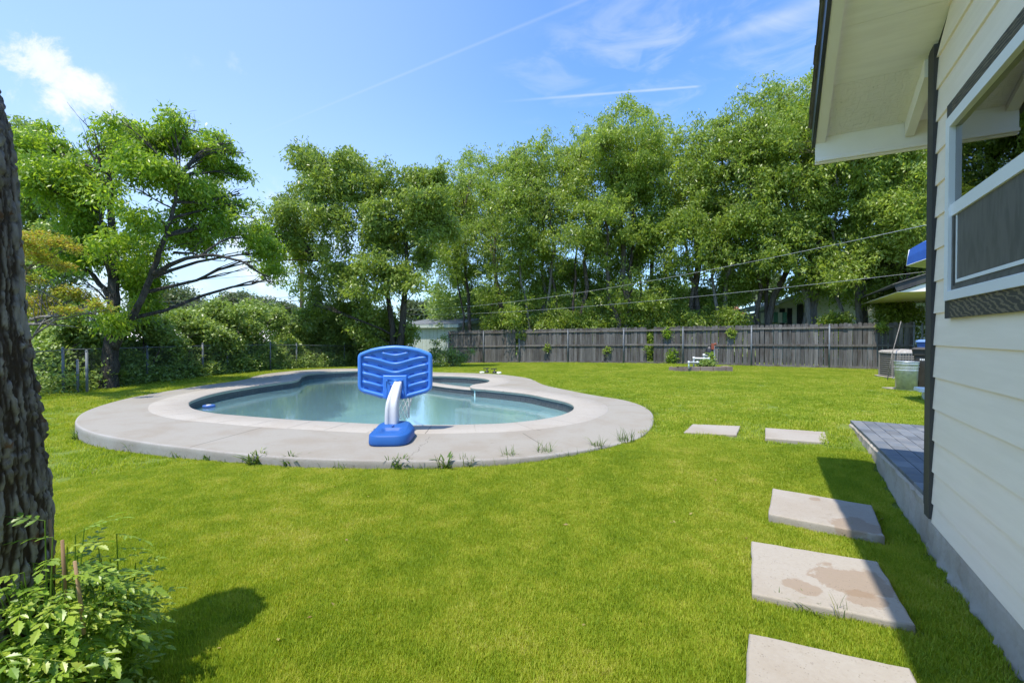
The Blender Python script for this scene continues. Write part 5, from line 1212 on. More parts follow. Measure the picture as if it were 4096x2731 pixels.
# ------------------------------------------------ near tree trunk at the left edge
def big_trunk():
    edge = [(1600,112),(1480,116),(1200,118),(1100,111),(1050,106),(950,96),(800,79),(700,68),(600,60),(500,53),(420,48),(330,42),(260,35),(215,24),(175,9)]
    Yc = 1.6; zs = []; xe = []
    for y, x in edge:
        p = atY2(x, y, Yc); zs.append(p.z); xe.append(p.x)
    zs = np.array(zs); xe = np.array(xe)
    nz_, na = 300, 240; Z = np.linspace(-.12, zs[-1]+.02, nz_); A = np.linspace(0, 2*np.pi, na, endpoint=False)
    E = np.interp(Z, zs, xe); E = np.where(Z > zs[-1], xe[-1] - (Z-zs[-1])*.42, E)
    E = np.convolve(np.r_[[E[0]]*8, E, [E[-1]]*8], np.ones(17)/17, 'valid')
    Rr = np.interp(Z, [0, .25, 1, 2.6, 3.05], [.285, .255, .225, .185, .17])
    ph = np.arctan2(-E, Yc); Ec = E.copy()
    for _ in range(8): dist = np.hypot(Ec-Rr, Yc); Ec = -Yc*np.tan(ph + np.arcsin(np.clip((Rr+.014)/dist, 0, .9))) + Rr
    E = Ec
    flare = np.exp(-np.maximum(Z, 0)/.13)*.06; E = E
    g = np.random.default_rng(12)
    # bark plates: cells stretched along the grain
    th, zz = np.meshgrid(A, Z); u = th*.21; 
    SV = 13.; NC = 2100; pts = np.stack([g.uniform(-.2, 2*np.pi*.21+.2, NC), g.uniform(-.3, 3.3, NC)/SV], 1); amp = g.uniform(.3, 1.3, NC)
    wob = .007*np.sin(zz*5+np.sin(u*13)*1.5) + .0035*np.sin(zz*17+u*23+2*np.sin(zz*5)) + .002*np.sin(zz*57+u*60)
    q = np.stack([(u+wob).ravel(), (zz/SV+.004*np.sin(u*70+zz*9)).ravel()], 1); ci = np.zeros(len(q), int); d1 = np.full(len(q), 9.); d2 = np.full(len(q), 9.)
    for i in range(0, len(q), 6000):
        d = np.sqrt(((q[i:i+6000, None]-pts[None])**2).sum(2)); ci[i:i+6000] = d.argmin(1); s = np.partition(d, 1, axis=1); d1[i:i+6000] = s[:, 0]; d2[i:i+6000] = s[:, 1]
    e = (d2-d1).reshape(th.shape); h = sstep(.0003, .0065, e)*amp[ci].reshape(th.shape); h = np.clip(h + g.normal(0, .05, th.shape), 0, 1.3)
    fine = g.normal(0, 1, th.shape); fine = (fine+np.roll(fine,1,0)+np.roll(fine,-1,0)+np.roll(fine,2,0))*.0007
    low = .008*np.sin(2*th+zz*1.7)+.006*np.sin(5*th-zz*2.3)
    pn = np.stack([np.cos(th)*.21, np.sin(th)*.21, zz*.28], 2).reshape(-1, 3)+3; rough = (vnoise(pn, .011).reshape(th.shape)-.5)*.009 + (vnoise(pn, .025).reshape(th.shape)-.5)*.008; cut = sstep(.62, .72, vnoise(np.stack([pn[:, 0], pn[:, 1], pn[:, 2]*4.5], 1)+9, .022).reshape(th.shape)); h = h*(1-.55*cut)
    D = .017*h + rough + fine + low + flare[:, None]*(1+.5*np.cos(4*th+1)); Rm = Rr[:, None]
    D -= .0; Xc = (E - Rr)[:, None]
    X = Xc + (Rm+D)*np.cos(th); Y_ = Yc + (Rm+D)*np.sin(th)
    zj = zz.copy(); zj[-14:] += (np.linspace(0, 1, 14)[:, None])*(.03*np.sin(5*th[-14:])+.035*np.sin(11*th[-14:]+1)+.03*np.sin(2*th[-14:]+2.4)); V = np.stack([X, Y_, zj], 2).reshape(-1, 3)
    ii, jj = np.meshgrid(np.arange(na), np.arange(nz_-1)); F = np.stack([jj*na+ii, jj*na+(ii+1) % na, (jj+1)*na+(ii+1) % na, (jj+1)*na+ii], 2).reshape(-1, 4)
    cap = np.array([[0, 0, 0]]); 
    m, t, b = newmat('near_bark'); at = t.new('ShaderNodeAttribute', attribute_name='plate').outputs['Fac']
    v = t.new('ShaderNodeNewGeometry').outputs['Position']; n = t.noise(t.scale(v, (22, 22, 5)), 1.6, 7, .7, .5); n2_ = t.noise(v, 3.2, 4, .6)
    c = t.mix(t.mapr(n, .35, .65), (.12,.10,.085), (.29,.255,.225)); c = t.mix(t.mapr(n2_, .5, .62), c, (.35,.315,.285)); c = t.mix(t.mapr(t.noise(v, 14, 4, .6), .58, .66), c, (.16,.085,.045))
    c = t.mix(t.mapr(at, .05, .6), (.045,.030,.020), c); t.put(b.inputs['Base Color'], c); b.inputs['Roughness'].default_value = .88; b.inputs['Specular IOR Level'].default_value = .25
    t.put(b.inputs['Normal'], t.bump(n, .9, .012))
    me = quads_mesh('trunk', V, F, m); bmx = bmesh.new(); bmx.from_mesh(me); bmx.verts.ensure_lookup_table(); bmx.faces.new([bmx.verts[(nz_-1)*na+k] for k in range(na)]); bmx.to_mesh(me); bmx.free(); a = me.attributes.new('plate', 'FLOAT', 'POINT'); a.data.foreach_set('value', h.ravel().astype(np.float32))
    root = thing('near_tree', 'thick rough-barked tree trunk at the left edge of the lawn', 'tree', (-1.98, Yc, 0))
    me.transform(Matrix.Translation((1.98, -Yc, 0))); place('trunk', me, root)
    # cut branch stub
    i = np.argmin(abs(Z - atY2(50, 430, Yc).z)); bx, bz = E[i]-.06, Z[i]; mb = MB()
    mb.tube([(bx-.05,Yc-.04,bz-.08),(bx+.0,Yc-.045,bz-.04),(bx+.04,Yc-.05,bz+.005),(bx+.07,Yc-.055,bz+.022),(bx+.09,Yc-.055,bz+.028)], [.055,.045,.032,.022,.018], 16); mb.build('branch_stub', M['bark_pale'], root, True)
    return root, m
nt, nearbark = big_trunk()

# ------------------------------------------------ compound leaves of the near shrub
def leaflet(mb, o, d, up, L, W):
    """toothed leaflet, folded along its midrib"""
    d = d.normalized(); s = d.cross(up).normalized(); n = s.cross(d)
    prof = [(0,0),(.12,.20),(.26,.62),(.34,.50),(.46,.98),(.54,.66),(.66,.80),(.72,.46),(.84,.42),(1.0,0)]
    mid = [o + d*(L*t) - n*(.10*L*t*t) for t, _ in prof]
    for sg in (1, -1):
        ed = [m_ + s*(sg*W*.5*w) + n*(.16*W*w) for m_, (t, w) in zip(mid, prof)]
        a = len(mb.v); vs = []; fs = []
        for i in range(len(prof)): vs += [mid[i], ed[i]]
        fs = [((2*i), (2*i+2), (2*i+3), (2*i+1)) if sg > 0 else ((2*i), (2*i+1), (2*i+3), (2*i+2)) for i in range(len(prof)-1)]
        mb.add(vs, fs, True)
def compound(seed, n=4, L=.20):
    r = random.Random(seed); mb = MB(); P = [Vector((0, t*L, -.10*L*t*t+.05*L*t)) for t in np.linspace(0, 1, 7)]
    mb.tube(P, [.0016]*6+[.0009], 4, False)
    for k in range(n):
        t = .22+.62*k/(n-1); o = P[min(6, int(t*6))]
        for sg in (1, -1):
            lf = L*(.34-.05*abs(k-1.2))*r.uniform(.85, 1.12); d = Vector((sg*1., .62+.14*k, r.uniform(-.35, .05)))
            leaflet(mb, o, d, Vector((r.uniform(-.2,.2), r.uniform(-.1,.2), 1)), lf, lf*.50)
    leaflet(mb, P[-1], Vector((r.uniform(-.2,.2), 1, -.3)), Vector((0,0,1)), L*.42, L*.22)
    return mb.mesh('leaf', M['leaf_vine'])
def leafmesh_with_rnd(me, seed):
    g = np.random.default_rng(seed); n = len(me.polygons); b = g.uniform(.1, .85)
    a = me.attributes.new('rnd', 'FLOAT', 'FACE'); a.data.foreach_set('value', np.clip(b+g.uniform(-.08, .08, n), 0, 1).astype(np.float32)); return me
LV = [leafmesh_with_rnd(compound(k, 4 if k % 2 else 3, .19), k) for k in range(8)]
def shrub(name, label, base, stems, seed, spread=(.34, .26), hgt=.62, cat='shrub', lscale=1.):
    r = random.Random(seed); root = thing(name, label, cat, base); mb = MB(); cnt = 0
    for k in range(stems):
        a = r.uniform(0, 2*math.pi); q = math.sqrt(r.random()); h = hgt*r.uniform(.55, 1.0)*(1.05-.35*q)
        top = Vector((math.cos(a)*spread[0]*q, math.sin(a)*spread[1]*q, h)); b0 = Vector((math.cos(a)*.07*r.random(), math.sin(a)*.07*r.random(), 0))
        c = b0.lerp(top, .5) + Vector((0, 0, .10)); path = [b0*(1-t)**2 + c*(2*t*(1-t)) + top*t*t for t in np.linspace(0, 1, 9)]
        mb.tube(path, [.0042-.0003*i for i in range(9)], 5, False)
        for i in (range(1, 9) if k % 2 else range(3, 9)):
            if r.random() < .22 and i < 8: continue
            if cnt >= 292: break
            az = a + (math.pi/2 if i % 2 else -math.pi/2)*r.uniform(.3, 1.2) + r.uniform(-.6, .6)
            if i == 8: az = a + r.uniform(-.5, .5)
            o = place('leaf', LV[r.randrange(8)], root, path[i], (r.uniform(-.42, .30), r.uniform(-.35, .35), az - math.pi/2), (lscale*r.uniform(.60, 1.1),)*3); cnt += 1
    so_ = mb.build('stems', M['leaf_vine'], root); a_r = so_.data.attributes.new('rnd', 'FLOAT', 'FACE'); a_r.data.foreach_set('value', np.full(len(so_.data.polygons), .3, np.float32)); return root
P0 = Vector((-1.58, 1.60, 0))
sb = shrub('leafy_shrub', 'bright green leafy shrub with toothed leaves at the foot of the near trunk', (P0.x, P0.y, 0), 46, 5, (.15, .16), .82, lscale=.76)
for (x, y, yb, lean) in [(375,330,640,.01),(470,490,690,.012),(563,648,850,-.01)]:
    s_ = .5299; tp = atY(x*s_, 1900+y*s_, P0.y-.05 + (.12 if y < 400 else 0)); bt = Vector((tp.x-lean, tp.y+.02, max(.02, tp.z-.26)))
    m_ = MB(); m_.tube([bt, (bt+tp)/2+Vector((.002,0,0)), tp], [.0062,.0058,.005], 7); m_.build('dead_cane', M['cane'], sb, True)
# two long runners reaching over the left edge
shrub('leafy_shrub', 'sparser darker-green shoots of the shrub behind it, against the grass', (P0.x+.0, P0.y+.22, 0), 36, 9, (.12, .10), .68, lscale=.62)
shrub('leafy_shrub', 'low front shoots of the shrub, nearest the bottom left corner', (P0.x+.0, P0.y-.20, 0), 46, 15, (.17, .12), .52, lscale=.66)
# soil around the trunk
m_ = MB(); a = np.linspace(0, 2*math.pi, 41)[:-1]; rr_ = np.random.default_rng(1).uniform(.9, 1.1, 40); m_.add([(P0.x-.25+.48*math.cos(t)*q, P0.y-.02+.38*math.sin(t)*q, .012) for t, q in zip(a, rr_)], [tuple(range(40))])
o = m_.build('bare_soil', M['mulch']); tag(o, 'dark bare soil round the foot of the near trunk', None, None, 'structure')

# ------------------------------------------------ grass
def tuft(seed, n, rad, h, w, lean=.5):
    g = np.random.default_rng(seed); a = g.uniform(0, 2*np.pi, n); r = rad*np.sqrt(g.random(n)); P = np.stack([r*np.cos(a), r*np.sin(a), np.full(n, -.004)], 1)
    az = g.uniform(0, 2*np.pi, n); d = np.stack([np.cos(az), np.sin(az), np.zeros(n)], 1); s = np.stack([-np.sin(az), np.cos(az), np.zeros(n)], 1)
    H = (h*g.uniform(.55, 1.25, n))[:, None]; L = (lean*g.uniform(.2, 1.3, n))[:, None]; w_ = (w*g.uniform(.7, 1.3, n))[:, None]; up = np.array([0, 0, 1.])
    m1 = P + up*H*.55 + d*H*L*.35; tp = P + up*H + d*H*L
    V = np.stack([P - s*w_*.5, P + s*w_*.5, m1 + s*w_*.42, m1 - s*w_*.42, tp + s*w_*.10, tp - s*w_*.10], 1).reshape(-1, 3)
    b = np.arange(n)[:, None]*6; F = np.concatenate([b+np.array([0,1,2,3]), b+np.array([3,2,4,5])], 0)
    rd = g.random(n); return quads_mesh('grass_tuft', V, F, M['grass'], np.r_[rd, rd], True)
near_t = [tuft(k, 160, .075, .027, .0034) for k in range(4)]
far_t = [tuft(10+k, 190, .17, .034, .007) for k in range(3)]
src = []
for me in near_t + far_t:
    o = bpy.data.objects.new('grass_tuft', me); src.append(o)
def scatter():
    g = np.random.default_rng(3); out = []
    def poly_ok(q, margin):
        ok = np.ones(len(q), bool); nearp = (q[:, 1] > 4)
        ok &= ~inside(deck + N_d*margin, q)
        for s in SLABS: c = s.mean(0); ok &= ~inside(c + (s-c)*(1+margin*.4), q)
        # behind the house wall line and under the patio
        w = (q[:, 0]-CX)*NX + (q[:, 1]-CY)*NY; t = (q[:, 0]-CX)*UX + (q[:, 1]-CY)*UY
        ok &= ~((w < margin+.02) & (t < 3.76)); ok &= ~((w < -2) & (t < 5))
        ok &= ((q[:, 0]+1.98)**2 + (q[:, 1]-1.6)**2) > .30**2
        ok &= (((q[:, 0]-P0.x+.25)/.42)**2 + ((q[:, 1]-P0.y)/.32)**2) > 1
        d_ = (q[:, 0]-F0[0])*UY - (q[:, 1]-F0[1])*UX; off = (q[:, 0]-F0[0])*UX + (q[:, 1]-F0[1])*UY
        return ok, off
    def fan(n, r0, r1, half):
        a = g.uniform(-half, half, n); r = np.sqrt(g.uniform(r0*r0, r1*r1, n)); q = np.stack([r*np.sin(a), r*np.cos(a)], 1)
        return q
    q = fan(30000, 1.25, 6.2, R(53)); q = q[q[:, 1] > 1.05]; ok, off = poly_ok(q, .045); q = q[ok]
    out.append((q, g.integers(0, 4, len(q)), g.uniform(.75, 1.2, len(q))))
    q = fan(38000, 6.2, 31, R(51)); keep = g.random(len(q)) < np.clip(18/np.linalg.norm(q, axis=1), .25, 1); q = q[keep]
    ok, off = poly_ok(q, .055); ok &= (off < -.03) & (q[:, 0] > -11.5); q = q[ok]
    out.append((q, g.integers(4, 7, len(q)), g.uniform(.7, 1.15, len(q))))
    # trim the edges with narrow tufts
    for P, n_, m0, m1 in ((deck, 1500, .015, .05),):
        N = normals(P); i = g.integers(0, len(P), n_); q = P[i] + N[i]*g.uniform(m0, m1, (n_, 1)); out.append((q, g.integers(0, 4, n_), g.uniform(.35, .7, n_)))
    Q = np.concatenate([o[0] for o in out]); I = np.concatenate([o[1] for o in out]); S = np.concatenate([o[2] for o in out])
    return Q, I, S
Q, I, S = scatter(); S = S*(.86+.28*vnoise(np.column_stack([Q, Q[:, 0]*0]), .45)); Zq = ground(Q[:, 0], Q[:, 1]) 
gm = bpy.data.meshes.new('grass'); gm.vertices.add(len(Q)); gm.vertices.foreach_set('co', np.column_stack([Q, Zq]).astype(np.float32).ravel())
a = gm.attributes.new('idx', 'INT', 'POINT'); a.data.foreach_set('value', I.astype(np.int32))
a = gm.attributes.new('scl', 'FLOAT', 'POINT'); a.data.foreach_set('value', S.astype(np.float32))
a = gm.attributes.new('rot', 'FLOAT_VECTOR', 'POINT'); a.data.foreach_set('vector', np.column_stack([rng.normal(0, .05, len(Q)), rng.normal(0, .05, len(Q)), rng.uniform(0, 6.28, len(Q))]).astype(np.float32).ravel())
go = place('grass', gm); tag(go, 'short bright green grass blades of the lawn', None, None, 'stuff')
ng = bpy.data.node_groups.new('scatter_grass', 'GeometryNodeTree'); ng.interface.new_socket('Geometry', in_out='INPUT', socket_type='NodeSocketGeometry'); ng.interface.new_socket('Geometry', in_out='OUTPUT', socket_type='NodeSocketGeometry')
gi = ng.nodes.new('NodeGroupInput'); gout = ng.nodes.new('NodeGroupOutput'); iop = ng.nodes.new('GeometryNodeInstanceOnPoints'); jn = ng.nodes.new('GeometryNodeGeometryToInstance')
for o in reversed(src):
    oi = ng.nodes.new('GeometryNodeObjectInfo'); oi.inputs['Object'].default_value = o; ng.links.new(oi.outputs['Geometry'], jn.inputs[0])
def named(nm, typ):
    n = ng.nodes.new('GeometryNodeInputNamedAttribute'); n.data_type = typ; n.inputs['Name'].default_value = nm; return [s for s in n.outputs if s.enabled][0]
ng.links.new(gi.outputs[0], iop.inputs['Points']); ng.links.new(jn.outputs[0], iop.inputs['Instance']); iop.inputs['Pick Instance'].default_value = True
ng.links.new(named('idx', 'INT'), iop.inputs['Instance Index']); ng.links.new(named('scl', 'FLOAT'), iop.inputs['Scale']); ng.links.new(named('rot', 'FLOAT_VECTOR'), iop.inputs['Rotation'])
ng.links.new(iop.outputs[0], gout.inputs[0]); md = go.modifiers.new('scatter', 'NODES'); md.node_group = ng

# ------------------------------------------------ weeds along the kerb and at the slabs
def blades_mesh(seed, n, h, w, lean, rad, broad=False):
    g = np.random.default_rng(seed); mb = MB()
    for k in range(n):
        a = g.uniform(0, 2*math.pi); r = rad*math.sqrt(g.random()); b = Vector((r*math.cos(a), r*math.sin(a), -.01)); az = g.uniform(0, 2*math.pi); d = Vector((math.cos(az), math.sin(az), 0)); s = Vector((-d.y, d.x, 0))
        H = h*g.uniform(.5, 1.2); L = lean*g.uniform(.2, 1.2); ww = w*g.uniform(.7, 1.3); rows = []
        for t in (0, .3, .6, .85, 1.0):
            c = b + Vector((0,0,1))*(H*(t - .35*L*t*t)) + d*(H*L*t*t); q = ww*(1-t)**.6*(.6+ (1.4*t if broad else .4)) if t < 1 else .0002
            rows.append([c - s*q*.5, c + Vector((0,0,-.1*q)), c + s*q*.5])
        mb.strip(rows)
    me = mb.mesh('blades', M['leaf_weed']); a = me.attributes.new('rnd', 'FLOAT', 'FACE'); nf = len(me.polygons); rr = np.repeat(g.uniform(0, .85, n), nf//n); a.data.foreach_set('value', rr.astype(np.float32)[:nf]); return me
weeds = [((311,1756),26,.16,.011,.9,.05,True,'leafy weed tuft at the far left end of the pool kerb'),
 ((372,1776),5,.20,.006,.6,.03,False,'thin dark grass stalks against the left part of the pool kerb'),
 ((533,1806),8,.18,.006,.8,.05,False,'sparse grass tuft left of the first deck joint at the kerb'),
 ((712,1830),16,.10,.010,.9,.06,True,'small weed tuft just left of the kerb joint'),
 ((832,1842),18,.10,.011,1.0,.05,True,'low weed tuft right of the kerb joint'),
 ((1030,1856),38,.17,.016,1.0,.085,True,'largest bushy weed clump at the left front of the pool kerb'),
 ((1160,1863),30,.16,.015,.9,.055,True,'upright leafy weed clump between the largest clump and the hoop'),
 ((1385,1872),26,.10,.009,.9,.12,False,'wide low grass clump at the kerb left of the hoop base'),
 ((1590,1876),32,.15,.013,.8,.08,True,'spiky weed clump at the kerb right below the hoop base'),
 ((1700,1876),14,.11,.009,1.0,.06,False,'small grass tuft right of the clump below the hoop'),
 ((1772,1874),18,.17,.022,1.1,.06,True,'broad-leaved brownish weed at the front centre of the kerb'),
 ((1868,1868),22,.16,.008,.7,.06,False,'tall thin grass tuft right of the broad-leaved weed'),
 ((2040,1848),24,.19,.007,.7,.07,False,'feathery grass tuft at the right front of the kerb'),
 ((2180,1828),26,.20,.006,.7,.08,False,'tall wispy grass tuft where the kerb curves right'),
 ((2390,1795),24,.17,.007,.8,.07,False,'wispy grass tuft near the right curve of the kerb'),
 ((2500,1770),26,.21,.006,.7,.10,False,'rightmost wispy grass tuft at the kerb before the slabs'),
 ((3112,2410),7,.09,.006,1.3,.04,False,'arching grass tuft at the front left of the damp stained slab'),
 ((3240,2446),12,.08,.006,1.2,.06,False,'grass tuft at the front middle of the damp stained slab'),
 ((3370,2486),6,.15,.004,.45,.04,False,'tall upright grass stalks at the front right of the damp stained slab'),
 ((3262,2100),20,.08,.006,1.3,.09,False,'low grass tuft at the front edge of the half shaded slab'),
 ((3420,2146),8,.11,.006,1.1,.05,False,'grass stalks at the front right of the half shaded slab'),
 ((1120,1505),0,0,0,0,0,False,'')]
for (px, n, h, w, lean, rad, broad, lab) in weeds:
    if not n: continue
    p = onz(px[0], px[1], gz(*onz(px[0], px[1], .03)[:2])); t_ = thing('weed_clump', lab, 'weed', (p.x, p.y, gz(p.x, p.y)), 0, 'weeds along the kerb and slabs')
    o = place('blades', blades_mesh(px[0], int(n*2.0), h*1.05, w*1.3, lean, rad*1.1, broad), t_); tag(o, kind='stuff')
# fringe of thin stray stalks along the kerb
mb = MB(); g = np.random.default_rng(31); cnt = 0
for k in range(1100):
    i = g.integers(0, len(deck)); p = deck[i] + N_d[i]*abs(g.normal(.02, .02))
    if p[1] > 8.5: continue
    z = gz(*p); h = g.uniform(.02, .10)*(1.2 if p[0] > -.5 else .8); d = Vector((g.normal(0,.4), g.normal(0,.4), 1)); b = Vector((*p, z)); s = Vector((g.uniform(-1,1), g.uniform(-1,1), 0)).normalized()*.0030
    mb.strip([[b-s, b+s], [b+d*h*.5-s*.8, b+d*h*.5+s*.8], [b+d*h+Vector((d.x,d.y,0))*h*.5, b+d*h+Vector((d.x,d.y,0))*h*.5+s*.2]])
me = mb.mesh('kerb_grass', M['leaf_weed']); a = me.attributes.new('rnd', 'FLOAT', 'FACE'); a.data.foreach_set('value', g.uniform(0, .8, len(me.polygons)).astype(np.float32))
kg = place('kerb_grass', me); tag(kg, 'stray thin grass stalks along the pool kerb', None, None, 'stuff')

g = np.random.default_rng(44); n = 260; q = np.stack([g.uniform(-6, 4.5, n), g.uniform(1.6, 15, n)], 1); q = q[~inside(deck + N_d*.05, q)]
q = q[(q[:, 0]-CX)*NX + (q[:, 1]-CY)*NY > .1]; n = len(q); P_ = np.column_stack([q, ground(q[:, 0], q[:, 1]) + .028]); D_ = unit(np.column_stack([g.normal(0, 1, (n, 2)), g.normal(0, .15, n)])); N_q = unit(np.column_stack([g.normal(0, .4, (n, 2)), np.ones(n)]))
V, F = leaf_quads(P_, D_, N_q, g.uniform(.02, .045, n), g.uniform(.010, .020, n)); M['dead_leaf'] = leafmat('dead_leaf', [(.16,.08,.03), (.30,.20,.07), (.40,.34,.12), (.22,.13,.07)], .2)
o = place('fallen_leaves', quads_mesh('fallen_leaves', V, F, M['dead_leaf'], g.random(n))); tag(o, 'small dry leaves scattered over the lawn', None, None, 'stuff')

# ------------------------------------------------ trees
def blobs_px(L, Y, jit=1.2, seed=0):
    g = np.random.default_rng(seed); out = []
    for (x, y, r) in L:
        Yb = Y + g.uniform(-jit, jit); p = atY2(x, y, Yb); out.append((tuple(p), r/1062.3*Yb))
    return out
# pecan by the left fence
pb_ = onz2(250, 903, 0); pb_ = (pb_.x, pb_.y, gz(pb_.x, pb_.y)); YP = pb_[1]
pec = [(275,275,22),(395,275,24),(440,300,24),(500,320,26),(530,330,16),(545,440,24),(580,500,26),(555,470,24),(600,600,24),(628,650,18),(20,330,30),(290,300,38),(330,320,40),(385,300,42),(270,345,42),(430,340,42),(480,360,40),(555,352,16),(530,400,38),(350,380,52),(270,410,55),(210,400,48),(150,430,50),(425,420,52),(490,450,46),(550,450,30),
       (180,500,55),(260,490,58),(340,470,55),(420,500,52),(500,520,44),(560,545,42),(605,580,36),(615,640,26),(130,560,45),(205,580,45),(300,570,45),(360,560,42),(440,560,34),(235,660,38),(300,640,40),(355,620,36),(330,690,34),(170,650,30),(110,400,36),(110,340,35),(70,310,35),(70,420,45),(200,720,28),(275,740,28)]
make_tree('pecan_tree', 'large light green pecan tree leaning right beside the left chain-link fence', 'tree', pb_,
          [dict(p=[Vector(pb_)-Vector((0,0,.2)), atY2(252,840,YP), atY2(256,770,YP), atY2(263,690,YP), atY2(262,600,YP+.1), atY2(258,500,YP+.2), atY2(250,400,YP+.2)], r=(.20,.05)), dict(p=[atY2(262,800,YP), atY2(285,755,YP-.05), atY2(318,705,YP-.1), atY2(345,640,YP-.2), atY2(372,560,YP-.3), atY2(398,480,YP-.3), atY2(412,410,YP-.3)], r=(.10,.03)), dict(p=[atY2(350,630,YP-.2), atY2(400,602,YP-.3), atY2(460,585,YP-.4), atY2(520,590,YP-.4), atY2(580,612,YP-.4)], r=(.06,.02)), dict(p=[atY2(262,700,YP), atY2(230,650,YP), atY2(195,615,YP), atY2(160,590,YP)], r=(.07,.03)), dict(p=[atY2(258,640,YP), atY2(238,560,YP), atY2(232,470,YP)], r=(.08,.03))],
          [((c[0]*(1+q_), c[1]*(1+q_), EYE+(c[2]-EYE)*(1+q_)), r) for (c, r) in blobs_px(pec, YP, 1.1, 3) for q_ in [.24*float(sstep(-8.4, -6.2, c[0]))]], M['leaf_pecan'], M['bark_dark'], 7800, 15, .118, .25, .22, None, 3, .36, .8, .45, 6, .85, .1, .35, gap=.40, gsc=.7, warp=.9,
          bare=[(atY2(235,390,YP), atY2(215,290,YP), 8), (atY2(240,400,YP), atY2(190,320,YP), 5), (atY2(400,350,YP), atY2(430,285,YP), 7), (atY2(400,580,YP), atY2(515,600,YP-.2), 5)], stray=.08)
# spreading tree left of the shed
BY_ = 20.5; bb_ = atY2(914, 842, BY_); bb_ = (bb_.x, bb_.y, gz(bb_.x, bb_.y))
Bl = [(700,375,34),(740,365,34),(800,370,38),(850,385,36),(700,430,42),(760,430,50),(830,440,50),(900,410,42),(640,490,36),(690,500,48),(760,510,52),(840,520,52),(905,490,50),(650,550,32),(700,580,44),(770,590,50),(850,600,52),
      (910,570,46),(690,650,34),(740,660,36),(800,670,40),(860,680,42),(910,650,40),(950,400,36),(960,470,42),(975,540,40),(960,610,30),(720,700,22),(880,740,42),(840,760,38),(920,770,30),(600,510,20),(985,660,20),(990,420,36),(1010,470,34),(1020,540,30),(620,600,26),(640,450,26)]
make_tree('spreading_tree', 'dark green spreading tree with twin trunk just left of the shed', 'tree', bb_,
          [dict(p=[Vector(bb_)-Vector((0,0,.2)), atY2(922,760,BY_), atY2(930,680,BY_), atY2(934,600,BY_), atY2(930,500,BY_)], r=(.19,.06)), dict(p=[Vector(bb_)+Vector((-.35,.2,-.2)), atY2(903,770,BY_), atY2(893,690,BY_), atY2(880,620,BY_), atY2(850,540,BY_), atY2(810,470,BY_)], r=(.15,.04)), dict(p=[atY2(890,680,BY_), atY2(840,650,BY_), atY2(790,640,BY_), atY2(730,600,BY_)], r=(.07,.03))], blobs_px(Bl, BY_, 1.6, 8), M['leaf_dark'], M['bark_dark'], 8200, 13, .162, .28, .22, None, 8, .38, .85, .4, 6, .85, .1, .35, gap=.12, warp=1.2)
# row behind the fence
prof = [(985,400),(1000,372),(1050,352),(1085,335),(1110,345),(1170,325),(1215,312),(1250,322),(1300,305),(1330,268),(1400,240),(1440,232),(1480,255),(1510,280),(1560,300),(1600,268),(1650,262),(1690,235),(1740,195),(1800,192),(1850,165),(1900,170),(1980,190),(2060,215),(2150,230),(2260,240),(2380,260)]
px_, py_ = [p[0] for p in prof], [p[1] for p in prof]
row = [(1086,26.6,'slender leafy tree right behind the shed roof, pale trunk',.14),(1152,27.6,'leafy tree just right of the shed, behind the left fence end',.15),(1236,26.2,'tree with pale bare lower trunk above the third fence bay',.15),
       (1322,26.4,'medium leafy tree filling the dip left of the tallest crown',.16),(1432,24.6,'tallest domed bright green tree behind the middle of the fence',.22),(1502,25.4,'dense tree directly right of the tallest domed crown',.17),
       (1588,24.4,'leafy tree behind the black filter tank and planter',.18),(1660,24.0,'tree with two leaning trunks before the grey tarp',.16),(1752,23.0,'tall tree rising left of the eave, before the carport',.18),
       (1862,21.8,'thick pale-barked tree in front of the barred windows',.24),(1972,21.0,'leaning tree before the right part of the neighbouring wall',.17),(2080,20.0,'dark leafy tree at the right fence end under the eave',.17),(2230,19.5,'tree hidden mostly by the house wall at the right',.16)]
row = [(x_, max(Yt_, fpos(fd(x_*K))[1]+1.6), l_, r_) for x_, Yt_, l_, r_ in row]
g = np.random.default_rng(77); assign = {i: [] for i in range(len(row))}
for xg in range(995, 2400, 48):
    y = np.interp(xg, px_, py_) + 30; kcol = 0
    while y < 760:
        x = xg + g.uniform(-20, 20); rpx = g.uniform(52, 80) if y < 560 else g.uniform(44, 62)
        keep = 1. if y < 640 else .85
        if (xg < 1140 and y > 668) or (xg > 1650 and y > 664): break
        if g.random() < keep:
            i = int(np.argmin([abs(x - r_[0]) + g.uniform(0, 40) for r_ in row])); Yt = row[i][1] + g.uniform(-2.0, 2.4) + (.8 if y > 620 else 0)
            if y > 650: Yt = max(Yt, row[i][1]-.2)
            if y < np.interp(xg, px_, py_)+45: rpx = g.uniform(20, 42)
            yy = max(y + g.uniform(-14, 14), np.interp(x, px_, py_)+rpx*.8+g.uniform(-6, 22))
            p = atY2(x, yy, Yt); assign[i].append((tuple(p), rpx/1062.3*Yt))
        y += g.uniform(40, 54)
for i, (x, Yt, lab, tr_r) in enumerate(row):
    b = atY2(x, 842, Yt); b = (b.x, b.y, gz(b.x, b.y)-.05); ty = np.interp(x, px_, py_)
    tops = [tuple(atY2(x+g.uniform(-15,15), ty+90, Yt)), tuple(atY2(x+g.uniform(25,60), ty+190, Yt+.5)), tuple(atY2(x-g.uniform(25,60), ty+210, Yt-.3))]
    ns = int(5000*(1.15 if len(assign[i]) > 24 else 1)*min(1.2, len(assign[i])/20))
    make_tree('tall_tree', lab, 'tree', b, tops, assign[i], M['leaf_row'], M['bark_pale'] if i in (2, 7, 9, 10) else M['bark'], int(ns*(.45 if i == 12 else 1)), 14, .164, .30, tr_r, 'tall trees in a row behind the fence', 100+i, .36, .85, .45, 5, .9, .05, .35, gap=.22, gsc=1.0, warp=1.6)
